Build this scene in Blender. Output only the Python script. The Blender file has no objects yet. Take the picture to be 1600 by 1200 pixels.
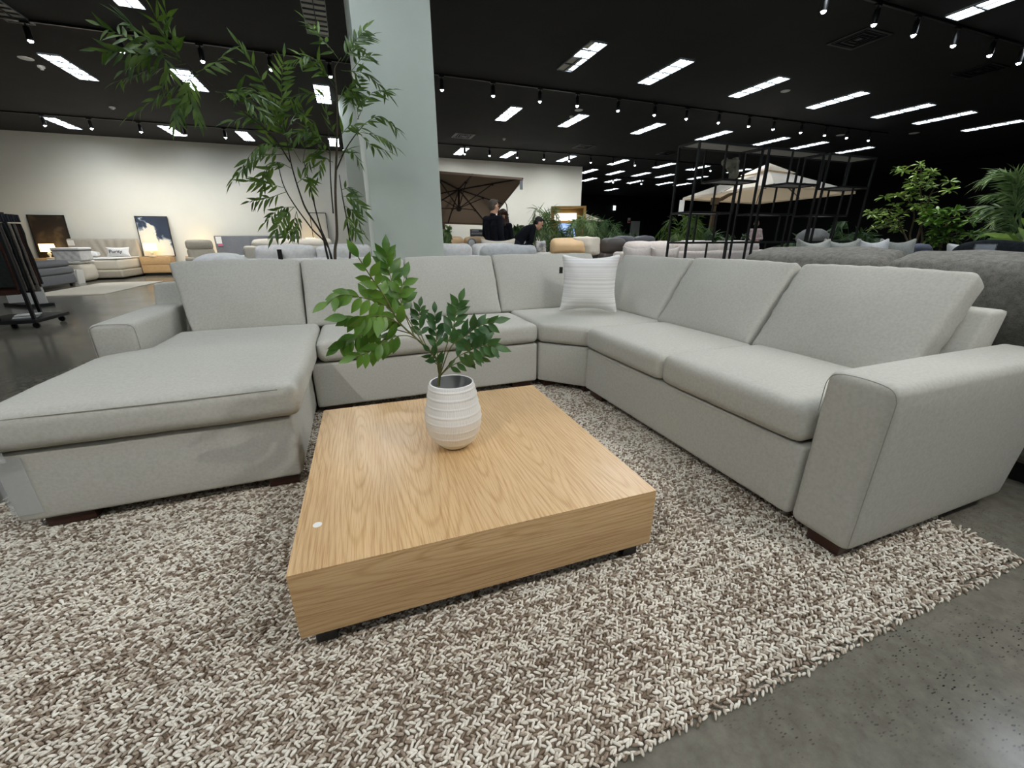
import bpy, bmesh, math, random
from mathutils import Vector, Matrix, noise as mnoise
import numpy as np

random.seed(11)
rng = np.random.default_rng(3)
PI = math.pi
COL = bpy.context.scene.collection
V3 = Vector

# ------------------------------------------------------------------ scene
sc = bpy.context.scene
sc.view_settings.view_transform = 'Standard'
sc.view_settings.look = 'None'
sc.view_settings.gamma = 1.0
sc.view_settings.exposure = 0.7
sc.cycles.use_denoising = True
sc.cycles.max_bounces = 6
sc.cycles.diffuse_bounces = 3
sc.cycles.glossy_bounces = 3
sc.cycles.transparent_max_bounces = 8
sc.cycles.sample_clamp_indirect = 6.0
sc.cycles.caustics_reflective = False
sc.cycles.caustics_refractive = False

# ------------------------------------------------------------------ materials
def lin(c):
    return tuple(((v / 255) / 12.92 if v / 255 <= 0.04045 else ((v / 255 + 0.055) / 1.055) ** 2.4) for v in c) + (1.0,)

MATS = {}
def new_mat(name):
    m = bpy.data.materials.new(name); m.use_nodes = True
    nt = m.node_tree; b = nt.nodes['Principled BSDF']
    MATS[name] = m
    return m, nt, b

def N(nt, kind, **kw):
    n = nt.nodes.new(kind)
    for k, v in kw.items():
        if k in n.inputs: n.inputs[k].default_value = v
        else: setattr(n, k, v)
    return n

def ramp(nt, fac, stops):
    r = N(nt, 'ShaderNodeValToRGB')
    el = r.color_ramp.elements
    el[0].position, el[0].color = stops[0]
    el[1].position, el[1].color = stops[-1]
    for p, c in stops[1:-1]:
        e = el.new(p); e.color = c
    nt.links.new(fac, r.inputs['Fac'])
    return r

def coords(nt, scale=(1, 1, 1), rot=(0, 0, 0)):
    t = N(nt, 'ShaderNodeTexCoord'); mp = N(nt, 'ShaderNodeMapping')
    mp.inputs['Scale'].default_value = scale; mp.inputs['Rotation'].default_value = rot
    nt.links.new(t.outputs['Object'], mp.inputs['Vector'])
    return mp.outputs['Vector']

def simple(name, col, rough=0.6, metal=0.0, var=0.0, vscale=8.0, bump=0.0, bscale=200.0, spec=0.5, col2=None, detail=4.0):
    m, nt, b = new_mat(name)
    c = lin(col)
    b.inputs['Roughness'].default_value = rough
    b.inputs['Metallic'].default_value = metal
    b.inputs['Specular IOR Level'].default_value = spec
    v = coords(nt)
    n = N(nt, 'ShaderNodeTexNoise', Scale=vscale, Detail=detail)
    nt.links.new(v, n.inputs['Vector'])
    c2 = lin(col2) if col2 else tuple(x * (1 - var) for x in c[:3]) + (1,)
    r = ramp(nt, n.outputs['Fac'], [(0.3, c2), (0.7, c)])
    nt.links.new(r.outputs['Color'], b.inputs['Base Color'])
    if bump:
        n2 = N(nt, 'ShaderNodeTexNoise', Scale=bscale, Detail=3.0)
        nt.links.new(v, n2.inputs['Vector'])
        bp = N(nt, 'ShaderNodeBump', Strength=bump, Distance=0.002)
        nt.links.new(n2.outputs['Fac'], bp.inputs['Height'])
        nt.links.new(bp.outputs['Normal'], b.inputs['Normal'])
    return m

def fabric(name, a, bcol, fine=420.0, mid=60.0, bump=0.35):
    """woven upholstery: two yarn tones mottled together"""
    m, nt, b = new_mat(name)
    v = coords(nt)
    n1 = N(nt, 'ShaderNodeTexNoise', Scale=fine, Detail=2.0); nt.links.new(v, n1.inputs['Vector'])
    n2 = N(nt, 'ShaderNodeTexNoise', Scale=mid, Detail=4.0); nt.links.new(v, n2.inputs['Vector'])
    mx = N(nt, 'ShaderNodeMath', operation='MULTIPLY_ADD'); mx.inputs[1].default_value = 0.5
    nt.links.new(n1.outputs['Fac'], mx.inputs[0])
    hl = N(nt, 'ShaderNodeMath', operation='MULTIPLY'); hl.inputs[1].default_value = 0.5
    nt.links.new(n2.outputs['Fac'], hl.inputs[0]); nt.links.new(hl.outputs[0], mx.inputs[2])
    r = ramp(nt, mx.outputs[0], [(0.32, lin(bcol)), (0.62, lin(a))])
    nt.links.new(r.outputs['Color'], b.inputs['Base Color'])
    b.inputs['Roughness'].default_value = 0.95
    b.inputs['Specular IOR Level'].default_value = 0.15
    bp = N(nt, 'ShaderNodeBump', Strength=bump, Distance=0.0012)
    nt.links.new(n1.outputs['Fac'], bp.inputs['Height']); nt.links.new(bp.outputs['Normal'], b.inputs['Normal'])
    return m

def emit(name, col, s):
    m, nt, b = new_mat(name)
    b.inputs['Base Color'].default_value = (0.8, 0.8, 0.8, 1)
    b.inputs['Emission Color'].default_value = lin(col)
    b.inputs['Emission Strength'].default_value = s
    return m

def leafmat(name, a, bcol, rough=0.4, trans=0.25):
    m, nt, b = new_mat(name)
    v = coords(nt)
    n = N(nt, 'ShaderNodeTexNoise', Scale=9.0, Detail=3.0); nt.links.new(v, n.inputs['Vector'])
    r = ramp(nt, n.outputs['Fac'], [(0.35, lin(bcol)), (0.65, lin(a))])
    nt.links.new(r.outputs['Color'], b.inputs['Base Color'])
    b.inputs['Roughness'].default_value = rough
    tr = N(nt, 'ShaderNodeBsdfTranslucent'); nt.links.new(r.outputs['Color'], tr.inputs['Color'])
    mx = N(nt, 'ShaderNodeMixShader'); mx.inputs[0].default_value = trans
    nt.links.new(b.outputs[0], mx.inputs[1]); nt.links.new(tr.outputs[0], mx.inputs[2])
    nt.links.new(mx.outputs[0], nt.nodes['Material Output'].inputs['Surface'])
    return m

def oak(name, grain_axis, cut_axis, seed=0.0):
    """light oak veneer: long fine pores plus nested cathedral arches, one set per veneer leaf"""
    m, nt, b = new_mat(name)
    v = coords(nt)
    sx = N(nt, 'ShaderNodeSeparateXYZ'); nt.links.new(v, sx.inputs[0])
    def mth(op, a, c=None, d=None):
        n = N(nt, 'ShaderNodeMath', operation=op)
        for i, q in enumerate((a, c, d)):
            if q is None: continue
            if hasattr(q, 'links'): nt.links.new(q, n.inputs[i])
            else: n.inputs[i].default_value = q
        return n.outputs[0]
    g = sx.outputs[grain_axis]; c = sx.outputs[cut_axis]
    U = mth('MULTIPLY_ADD', c, 1 / 0.21, 7.3 + seed)
    cell = mth('FLOOR', U); fr = mth('SUBTRACT', mth('FRACT', U), 0.5)
    wn = N(nt, 'ShaderNodeTexWhiteNoise', noise_dimensions='1D'); nt.links.new(cell, wn.inputs['W'])
    vc = mth('MULTIPLY_ADD', wn.outputs['Value'], 2.4, -1.2)
    st = [6.0, 6.0, 6.0]; st[grain_axis] = 1.3
    vn = coords(nt, tuple(st)); wob = N(nt, 'ShaderNodeTexNoise', Scale=1.0, Detail=2.0); nt.links.new(vn, wob.inputs['Vector'])
    wv = mth('SUBTRACT', wob.outputs['Fac'], 0.5)
    du = mth('ADD', fr, mth('MULTIPLY', wv, 0.30)); dv = mth('MULTIPLY', mth('SUBTRACT', g, vc), 0.42)
    f = mth('SQRT', mth('ADD', mth('MULTIPLY', du, du), mth('MULTIPLY', dv, dv)))
    sn = mth('SINE', mth('ADD', mth('MULTIPLY', f, 104.0), mth('MULTIPLY', wv, 20.0)))
    ring = mth('POWER', mth('MULTIPLY_ADD', sn, 0.5, 0.5), 2.5)
    s2 = [330.0, 330.0, 330.0]; s2[grain_axis] = 8.0
    v2 = coords(nt, tuple(s2)); n2 = N(nt, 'ShaderNodeTexNoise', Scale=1.0, Detail=3.0); nt.links.new(v2, n2.inputs['Vector'])
    s3 = [9.0, 9.0, 9.0]; s3[grain_axis] = 0.7
    v3 = coords(nt, tuple(s3)); n3 = N(nt, 'ShaderNodeTexNoise', Scale=1.0, Detail=3.0); nt.links.new(v3, n3.inputs['Vector'])
    base = ramp(nt, ring, [(0.0, lin((214, 181, 134))), (0.5, lin((211, 177, 129))), (1.0, lin((200, 164, 116)))])
    pore = ramp(nt, n2.outputs['Fac'], [(0.36, lin((232, 221, 208))), (0.52, (1, 1, 1, 1))])
    tone = ramp(nt, n3.outputs['Fac'], [(0.3, lin((238, 233, 227))), (0.7, (1, 1, 1, 1))])
    m1 = N(nt, 'ShaderNodeMix', data_type='RGBA', blend_type='MULTIPLY'); m1.inputs[0].default_value = 1.0
    nt.links.new(base.outputs['Color'], m1.inputs[6]); nt.links.new(pore.outputs['Color'], m1.inputs[7])
    m2 = N(nt, 'ShaderNodeMix', data_type='RGBA', blend_type='MULTIPLY'); m2.inputs[0].default_value = 1.0
    nt.links.new(m1.outputs[2], m2.inputs[6]); nt.links.new(tone.outputs['Color'], m2.inputs[7])
    nt.links.new(m2.outputs[2], b.inputs['Base Color'])
    b.inputs['Roughness'].default_value = 0.42
    bp = N(nt, 'ShaderNodeBump', Strength=0.10, Distance=0.001)
    nt.links.new(n2.outputs['Fac'], bp.inputs['Height']); nt.links.new(bp.outputs['Normal'], b.inputs['Normal'])
    return m

def concrete(name):
    m, nt, b = new_mat(name)
    v = coords(nt)
    n1 = N(nt, 'ShaderNodeTexNoise', Scale=0.9, Detail=6.0, Roughness=0.6); nt.links.new(v, n1.inputs['Vector'])
    n2 = N(nt, 'ShaderNodeTexNoise', Scale=22.0, Detail=6.0, Roughness=0.7); nt.links.new(v, n2.inputs['Vector'])
    base = ramp(nt, n1.outputs['Fac'], [(0.3, lin((112, 108, 97))), (0.5, lin((126, 122, 111))), (0.7, lin((138, 131, 118)))])
    fine = ramp(nt, n2.outputs['Fac'], [(0.3, lin((206, 206, 204))), (0.7, (1, 1, 1, 1))])
    mm = N(nt, 'ShaderNodeMix', data_type='RGBA', blend_type='MULTIPLY'); mm.inputs[0].default_value = 1.0
    nt.links.new(base.outputs['Color'], mm.inputs[6]); nt.links.new(fine.outputs['Color'], mm.inputs[7])
    # dark exposed aggregate chips, in patches
    vc = coords(nt, (58.0, 165.0, 1.0), (0, 0, 0.75))
    vo = N(nt, 'ShaderNodeTexVoronoi', Scale=1.0, Randomness=1.0); nt.links.new(vc, vo.inputs['Vector'])
    chip = ramp(nt, vo.outputs['Distance'], [(0.22, (1, 1, 1, 1)), (0.32, (0, 0, 0, 1))])
    n3 = N(nt, 'ShaderNodeTexNoise', Scale=2.6, Detail=3.0); nt.links.new(v, n3.inputs['Vector'])
    patch = ramp(nt, n3.outputs['Fac'], [(0.46, (0, 0, 0, 1)), (0.6, (1, 1, 1, 1))])
    sel = ramp(nt, vo.outputs['Color'], [(0.44, (0, 0, 0, 1)), (0.47, (1, 1, 1, 1))])
    ck = N(nt, 'ShaderNodeMath', operation='MULTIPLY'); nt.links.new(chip.outputs['Color'], ck.inputs[0]); nt.links.new(sel.outputs['Color'], ck.inputs[1])
    mk = N(nt, 'ShaderNodeMath', operation='MULTIPLY')
    nt.links.new(ck.outputs[0], mk.inputs[0]); nt.links.new(patch.outputs['Color'], mk.inputs[1])
    mc = N(nt, 'ShaderNodeMix', data_type='RGBA')
    nt.links.new(mk.outputs[0], mc.inputs[0]); nt.links.new(mm.outputs[2], mc.inputs[6]); mc.inputs[7].default_value = lin((38, 38, 36))
    nt.links.new(mc.outputs[2], b.inputs['Base Color'])
    rr = ramp(nt, n1.outputs['Fac'], [(0.3, (0.13, 0.13, 0.13, 1)), (0.7, (0.24, 0.24, 0.24, 1))])
    nt.links.new(rr.outputs['Color'], b.inputs['Roughness'])
    b.inputs['Specular IOR Level'].default_value = 0.55
    bp = N(nt, 'ShaderNodeBump', Strength=0.03, Distance=0.001)
    nt.links.new(n2.outputs['Fac'], bp.inputs['Height']); nt.links.new(bp.outputs['Normal'], b.inputs['Normal'])
    return m

M_FAB = fabric('greige_weave', (192, 191, 182), (174, 172, 162), 700.0, 90.0, 0.25)
M_SEAM = simple('seam_thread', (154, 151, 140), 0.9, var=0.1)
M_OAK_TOP = oak('oak_veneer_lengthwise', 1, 0)
M_OAK_SIDE = oak('oak_veneer_crosswise', 0, 2)
M_OAK_END = oak('oak_veneer_return', 1, 2)
M_FLOOR = concrete('polished_concrete')
M_CEIL = simple('black_ceiling_paint', (44, 44, 44), 0.8, var=0.18, vscale=1.5, spec=0.2)
M_BLACKWALL = simple('black_wall_paint', (20, 21, 22), 0.75, var=0.25, vscale=1.2, spec=0.2)
M_WALL = simple('warm_white_wall_paint', (226, 224, 212), 0.85, var=0.03, vscale=2.0)
M_COLPAINT = simple('column_paint', (228, 236, 224), 0.8, var=0.05, vscale=3.0, bump=0.05, bscale=60)
M_DARKWOOD = simple('dark_stained_wood', (62, 32, 22), 0.4, var=0.3, vscale=40)
M_BLACK = simple('black_powder_coat', (22, 22, 24), 0.45, var=0.1)
M_BLACKP = simple('black_plastic', (18, 18, 19), 0.4, var=0.1)
M_WHITE = simple('white_satin', (232, 232, 228), 0.4, var=0.03)
M_STEM = simple('brown_bark', (88, 76, 54), 0.75, var=0.4, vscale=60, bump=0.3)
M_GSTEM = simple('green_stem', (104, 104, 52), 0.6, var=0.3, vscale=40)
M_TWIG = simple('dark_bark', (52, 46, 36), 0.8, var=0.4, vscale=60)
M_LEAF = leafmat('glossy_leaf', (104, 142, 50), (64, 104, 34))
M_LEAF2 = leafmat('bluish_leaf', (76, 112, 56), (44, 82, 40))
M_LANCE = leafmat('slender_leaf', (106, 136, 48), (60, 92, 34), 0.45, 0.3)
M_CITRUS = leafmat('bright_leaf', (138, 164, 74), (90, 122, 50), 0.4, 0.25)
M_PALM = leafmat('palm_leaf', (134, 158, 100), (84, 116, 66), 0.45, 0.25)
M_DARKPLANT = leafmat('deep_green_leaf', (82, 112, 60), (44, 72, 38), 0.5, 0.2)
M_TROFFER = emit('lit_diffuser', (236, 246, 255), 11.0)
M_DIM = simple('unlit_diffuser', (196, 194, 184), 0.5, var=0.05)
M_LAMPEND = emit('spot_lens', (240, 246, 255), 40.0)
M_LOUVRE = simple('grey_louvre', (150, 156, 160), 0.4, metal=0.3)
M_CELL = simple('dark_cell_divider', (62, 70, 76), 0.6, var=0.05)
M_SHADE = emit('glowing_lampshade', (255, 214, 140), 2.2)
M_SOIL = simple('potting_soil', (48, 38, 30), 0.95, var=0.4, vscale=60)
M_POT = simple('charcoal_planter', (52, 52, 52), 0.7, var=0.15)

# ------------------------------------------------------------------ mesh builder
class MB:
    def __init__(s): s.v = []; s.f = []
    def add(s, vs, fs):
        o = len(s.v); s.v.extend([tuple(p) for p in vs]); s.f.extend([tuple(i + o for i in f) for f in fs]); return s
    def box(s, c, d, R=None):
        hx, hy, hz = d[0] / 2, d[1] / 2, d[2] / 2
        vs = [V3((sx * hx, sy * hy, sz * hz)) for sz in (-1, 1) for sx, sy in ((-1, -1), (1, -1), (1, 1), (-1, 1))]
        if R: vs = [R @ p for p in vs]
        vs = [p + V3(c) for p in vs]
        return s.add(vs, [(3, 2, 1, 0), (4, 5, 6, 7), (0, 1, 5, 4), (1, 2, 6, 5), (2, 3, 7, 6), (3, 0, 4, 7)])
    def bar(s, a, b, w, h=None):
        a, b = V3(a), V3(b); d = b - a; h = h or w
        q = d.to_track_quat('Z', 'Y').to_matrix()
        return s.box((a + b) / 2, (w, h, d.length), q)
    def tube(s, pts, rad, n=8, cap=True):
        pts = [V3(p) for p in pts]
        if not hasattr(rad, '__len__'): rad = [rad] * len(pts)
        t0 = (pts[1] - pts[0]).normalized()
        u = t0.orthogonal().normalized()
        rings = []
        for i, p in enumerate(pts):
            t = (pts[min(i + 1, len(pts) - 1)] - pts[max(i - 1, 0)]).normalized()
            u = (u - t * u.dot(t))
            u = u.normalized() if u.length > 1e-6 else t.orthogonal().normalized()
            w = t.cross(u)
            rings.append([p + (u * math.cos(2 * PI * k / n) + w * math.sin(2 * PI * k / n)) * rad[i] for k in range(n)])
        vs = [q for r in rings for q in r]; fs = []
        for i in range(len(pts) - 1):
            for k in range(n):
                fs.append((i * n + k, i * n + (k + 1) % n, (i + 1) * n + (k + 1) % n, (i + 1) * n + k))
        if cap:
            fs.append(tuple(reversed(range(n)))); fs.append(tuple(range((len(pts) - 1) * n, len(pts) * n)))
        return s.add(vs, fs)
    def ball(s, c, r, nu=12, nv=8, R=None):
        if not hasattr(r, '__len__'): r = (r, r, r)
        vs = [V3((0, 0, -r[2]))]; fs = []
        for j in range(1, nv):
            a = -PI / 2 + PI * j / nv
            for k in range(nu):
                vs.append(V3((r[0] * math.cos(a) * math.cos(2 * PI * k / nu), r[1] * math.cos(a) * math.sin(2 * PI * k / nu), r[2] * math.sin(a))))
        vs.append(V3((0, 0, r[2])))
        for k in range(nu): fs.append((0, 1 + (k + 1) % nu, 1 + k))
        for j in range(nv - 2):
            for k in range(nu):
                a = 1 + j * nu; fs.append((a + k, a + (k + 1) % nu, a + nu + (k + 1) % nu, a + nu + k))
        a = 1 + (nv - 2) * nu
        for k in range(nu): fs.append((a + k, a + (k + 1) % nu, len(vs) - 1))
        if R: vs = [R @ p for p in vs]
        return s.add([p + V3(c) for p in vs], fs)
    def capsule(s, pts, rad, n=10):
        s.tube(pts, rad, n)
        if not hasattr(rad, '__len__'): rad = [rad] * len(pts)
        for p, r in zip(pts, rad): s.ball(p, r, n, 6)
        return s
    def lathe(s, prof, c=(0, 0, 0), n=32, close=False):
        vs = []; fs = []
        for r, z in prof:
            for k in range(n): vs.append((c[0] + r * math.cos(2 * PI * k / n), c[1] + r * math.sin(2 * PI * k / n), c[2] + z))
        for i in range(len(prof) - 1):
            for k in range(n): fs.append((i * n + k, i * n + (k + 1) % n, (i + 1) * n + (k + 1) % n, (i + 1) * n + k))
        fs.append(tuple(reversed(range(n))))
        if close: fs.append(tuple(range((len(prof) - 1) * n, len(prof) * n)))
        return s.add(vs, fs)
    def prism(s, poly, lo, hi, axis=2):
        """extrude a polygon along an axis (polygon given in the two other axes)"""
        def P(a, b, h):
            return (a, b, h) if axis == 2 else ((a, h, b) if axis == 1 else (h, a, b))
        n = len(poly)
        vs = [P(a, b, lo) for a, b in poly] + [P(a, b, hi) for a, b in poly]
        fs = [tuple(reversed(range(n))), tuple(range(n, 2 * n))] + [(i, (i + 1) % n, n + (i + 1) % n, n + i) for i in range(n)]
        return s.add(vs, fs)
    def soft(s, size, r, n=(10, 10, 8), bulge=(0, 0, 0), M=None, fold=0.0, fscale=6.0, fn=None, seed=0):
        """rounded, puffed box centred on the origin, then moved by matrix M; fn deforms local points"""
        h = [d / 2 for d in size]
        r = min(r, min(h) * 0.98)
        ax = []
        for a in range(3):
            e = [-h[a], -h[a] + 0.29 * r, -h[a] + 0.62 * r, -h[a] + r]
            k = max(1, n[a])
            inner = [(-h[a] + r) + (2 * h[a] - 2 * r) * i / k for i in range(1, k)]
            ax.append(e + inner + [-q for q in reversed(e)])
        nx, ny, nz = (len(a) for a in ax)
        idx = {}; vs = []; fs = []
        def vert(i, j, k):
            key = (i, j, k)
            if key in idx: return idx[key]
            p = V3((ax[0][i], ax[1][j], ax[2][k]))
            q = V3([max(-(h[a] - r), min(h[a] - r, p[a])) for a in range(3)])
            d = p - q
            if d.length > 1e-9: p = q + d.normalized() * r
            o = p.copy()
            for a in range(3):
                if bulge[a]:
                    b1, b2 = (a + 1) % 3, (a + 2) % 3
                    w = (1 - min(1, abs(o[b1] / h[b1])) ** 2.2) * (1 - min(1, abs(o[b2] / h[b2])) ** 2.2)
                    bl = bulge[a] if not hasattr(bulge[a], '__len__') else (bulge[a][0] if o[a] < 0 else bulge[a][1])
                    p[a] += bl * w * o[a] / h[a]
            if fold:
                f = mnoise.fractal(V3((o.x * fscale + seed * 3.7, o.y * fscale, o.z * fscale)), 0.9, 2.0, 3)
                nn = V3((o.x / h[0], o.y / h[1], o.z / h[2])).normalized()
                p += nn * f * fold
            if fn: p = fn(p, o, h)
            if M: p = M @ p
            idx[key] = len(vs); vs.append(p); return idx[key]
        def grid(na, nb, f, flip):
            for a in range(na - 1):
                for b in range(nb - 1):
                    q = (f(a, b), f(a + 1, b), f(a + 1, b + 1), f(a, b + 1))
                    fs.append(tuple(reversed(q)) if flip else q)
        grid(nx, ny, lambda a, b: vert(a, b, 0), True); grid(nx, ny, lambda a, b: vert(a, b, nz - 1), False)
        grid(nx, nz, lambda a, b: vert(a, 0, b), False); grid(nx, nz, lambda a, b: vert(a, ny - 1, b), True)
        grid(ny, nz, lambda a, b: vert(0, a, b), True); grid(ny, nz, lambda a, b: vert(nx - 1, a, b), False)
        return s.add(vs, fs)
    def leaf(s, base, d, up, L, W, curl=0.25, fold=0.3, kind='ovate', seg=6):
        d = V3(d).normalized(); up = V3(up); up = (up - d * up.dot(d))
        up = up.normalized() if up.length > 1e-5 else d.orthogonal().normalized()
        side = d.cross(up)
        prof = {'ovate': (0.06, 0.62, 0.95, 1.0, 0.78, 0.4, 0.0), 'lance': (0.08, 0.75, 1.0, 0.9, 0.66, 0.34, 0.0), 'obovate': (0.05, 0.4, 0.75, 1.0, 0.95, 0.6, 0.0), 'strip': (0.5, 0.9, 1.0, 0.9, 0.7, 0.4, 0.0)}[kind]
        vs = []; p = V3(base); dd = d.copy()
        for i in range(seg + 1):
            t = i / seg
            w = prof[round(t * 6)] * W / 2
            u2 = side.cross(dd)
            vs += [p + side * w + u2 * w * fold, p.copy(), p - side * w + u2 * w * fold]
            dd = (dd - up * curl / seg).normalized(); p = p + dd * (L / seg)
        fs = []
        for i in range(seg):
            a = 3 * i
            fs += [(a, a + 1, a + 4, a + 3), (a + 1, a + 2, a + 5, a + 4)]
        return s.add(vs, fs)
    def mesh(s, name, mat, smooth=True):
        me = bpy.data.meshes.new(name); me.from_pydata(s.v, [], s.f); me.materials.append(mat)
        if smooth:
            for p in me.polygons: p.use_smooth = True
        return me
    def build(s, name, mat, parent=None, smooth=True, bevel=0.0, label=None, sharp=35):
        me = s.mesh(name, mat, smooth)
        bm = bmesh.new(); bm.from_mesh(me)
        if bevel: bmesh.ops.bevel(bm, geom=[e for e in bm.edges if e.calc_face_angle(0) > 0.5], offset=bevel, segments=2, affect='EDGES', profile=0.6)
        if smooth:
            for f in bm.faces: f.smooth = True
            for e in bm.edges:
                e.smooth = e.calc_face_angle(0) < math.radians(sharp if not bevel else 60)
        bm.to_mesh(me); bm.free()
        o = bpy.data.objects.new(name, me); COL.objects.link(o)
        if parent: o.parent = parent
        if label: o['label'] = label
        return o

def tag(o, label=None, cat=None, group=None, kind=None):
    if label: o['label'] = label
    if cat: o['category'] = cat
    if group: o['group'] = group
    if kind: o['kind'] = kind
    return o

def thing(name, label, cat, loc=(0, 0, 0), rz=0.0, group=None):
    o = bpy.data.objects.new(name, None); COL.objects.link(o)
    o.empty_display_size = 0.1
    o.location = loc; o.rotation_euler = (0, 0, rz)
    return tag(o, label, cat, group)

def dup(root, loc=None, rz=None, label=None, group=None, scale=None):
    c = root.copy(); COL.objects.link(c)
    if loc is not None: c.location = loc
    if rz is not None: c.rotation_euler = (0, 0, rz)
    if scale: c.scale = scale
    tag(c, label, None, group)
    for ch in list(root.children):
        d = ch.copy(); COL.objects.link(d); d.parent = c
        for g in list(ch.children):
            e = g.copy(); COL.objects.link(e); e.parent = d
    return c

def struct(name, mb, mat, **k):
    return tag(mb.build(name, mat, smooth=False, **k), kind='structure')

def TR(x, y, z, rz=0.0, rx=0.0, ry=0.0):
    return Matrix.Translation((x, y, z)) @ Matrix.Rotation(rz, 4, 'Z') @ Matrix.Rotation(ry, 4, 'Y') @ Matrix.Rotation(rx, 4, 'X')

def spline(pts, n):
    """Catmull-Rom resample"""
    P = [V3(p) for p in pts]
    P = [P[0] * 2 - P[1]] + P + [P[-1] * 2 - P[-2]]
    m = len(P) - 3; out = []
    for i in range(n + 1):
        t = m * i / n; k = min(int(t), m - 1); u = t - k
        a, b, c, d = P[k:k + 4]
        out.append(0.5 * ((2 * b) + (c - a) * u + (2 * a - 5 * b + 4 * c - d) * u * u + (3 * b - a - 3 * c + d) * u ** 3))
    return out

# ------------------------------------------------------------------ camera
F_PX = 633.485; PITCH = math.radians(19.6017); ROLL = math.radians(0.18883); YAW = math.radians(20.4)
cp, sp = math.cos(PITCH), math.sin(PITCH)
fwd = V3((0, cp, -sp)); right = V3((1, 0, 0)); down = fwd.cross(right)
r2 = right * math.cos(ROLL) + down * math.sin(ROLL); d2 = -right * math.sin(ROLL) + down * math.cos(ROLL)
Rw = Matrix.Rotation(-YAW, 3, 'Z')
cx_, cy_, cz_ = Rw @ r2, Rw @ (-d2), Rw @ (-fwd)
cam = bpy.data.cameras.new('camera'); camo = bpy.data.objects.new('camera', cam); COL.objects.link(camo)
cam.sensor_width = 36.0; cam.lens = F_PX / 1600 * 36.0; cam.clip_start = 0.02; cam.clip_end = 200
camo.matrix_world = Matrix(((cx_.x, cy_.x, cz_.x, 0.0), (cx_.y, cy_.y, cz_.y, 0.0), (cx_.z, cy_.z, cz_.z, 1.067), (0, 0, 0, 1)))
sc.camera = camo
w = bpy.data.worlds.new('world'); sc.world = w; w.use_nodes = True
w.node_tree.nodes['Background'].inputs[0].default_value = (0.02, 0.02, 0.02, 1)

# ------------------------------------------------------------------ room shell
struct('floor', MB().box((5.5, 10, -0.05), (38, 38, 0.1)), M_FLOOR)
struct('ceiling', MB().box((5.5, 10, 4.05), (38, 38, 0.1)), M_CEIL)
struct('wall_back', MB().box((-1.67, 17.35, 2.0), (22.66, 0.3, 4.0)), M_WALL)
struct('wall_far', MB().box((16.4, 27.1, 2.0), (13.9, 0.3, 4.0)), M_BLACKWALL)
struct('wall_right', MB().box((23.5, 9.5, 2.0), (0.3, 35, 4.0)), M_BLACKWALL)
struct('wall_left', MB().box((-12.6, 4.8, 2.0), (0.3, 25, 4.0)), M_WALL)
struct('wall_front', MB().box((5.5, -8.0, 2.0), (36, 0.3, 4.0)), M_WALL)
struct('column', MB().box((0.626, 5.6, 2.0), (0.76, 1.2, 4.0)), M_COLPAINT)
struct('column', MB().box((0.47, 11.4, 2.0), (0.76, 1.0, 4.0)), M_COLPAINT)
struct('trim_1', MB().box((-1.67, 17.185, 0.05), (22.66, 0.03, 0.1)), M_BLACK)
struct('wall_return', MB().box((9.55, 22.2, 2.0), (0.2, 9.4, 4.0)), M_BLACKWALL)  # unseen wall, added to stop light leaking in beside the back wall

# ------------------------------------------------------------------ rug: chunky hand-woven loops
def yarn_mat():
    m, nt, b = new_mat('undyed_wool_yarn')
    at = N(nt, 'ShaderNodeAttribute', attribute_name='yarn_tone')
    v = coords(nt, (1, 1, 1))
    n = N(nt, 'ShaderNodeTexNoise', Scale=260.0, Detail=3.0); nt.links.new(v, n.inputs['Vector'])
    nb = N(nt, 'ShaderNodeTexNoise', Scale=2.5, Detail=6.0); nt.links.new(v, nb.inputs['Vector'])
    ad = N(nt, 'ShaderNodeMath', operation='MULTIPLY_ADD'); ad.inputs[1].default_value = 0.45
    nt.links.new(n.outputs['Fac'], ad.inputs[0]); nt.links.new(at.outputs['Fac'], ad.inputs[2])
    ad2 = N(nt, 'ShaderNodeMath', operation='MULTIPLY_ADD'); ad2.inputs[1].default_value = 0.22
    nt.links.new(nb.outputs['Fac'], ad2.inputs[0]); nt.links.new(ad.outputs[0], ad2.inputs[2])
    r = ramp(nt, ad2.outputs[0], [(0.40, lin((122, 105, 88))), (0.62, lin((164, 149, 132))), (0.82, lin((212, 203, 188))), (1.0, lin((232, 226, 213)))])
    nt.links.new(r.outputs['Color'], b.inputs['Base Color'])
    b.inputs['Roughness'].default_value = 0.8; b.inputs['Specular IOR Level'].default_value = 0.25
    bp = N(nt, 'ShaderNodeBump', Strength=0.5, Distance=0.001)
    nt.links.new(n.outputs['Fac'], bp.inputs['Height']); nt.links.new(bp.outputs['Normal'], b.inputs['Normal'])
    return m

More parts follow.
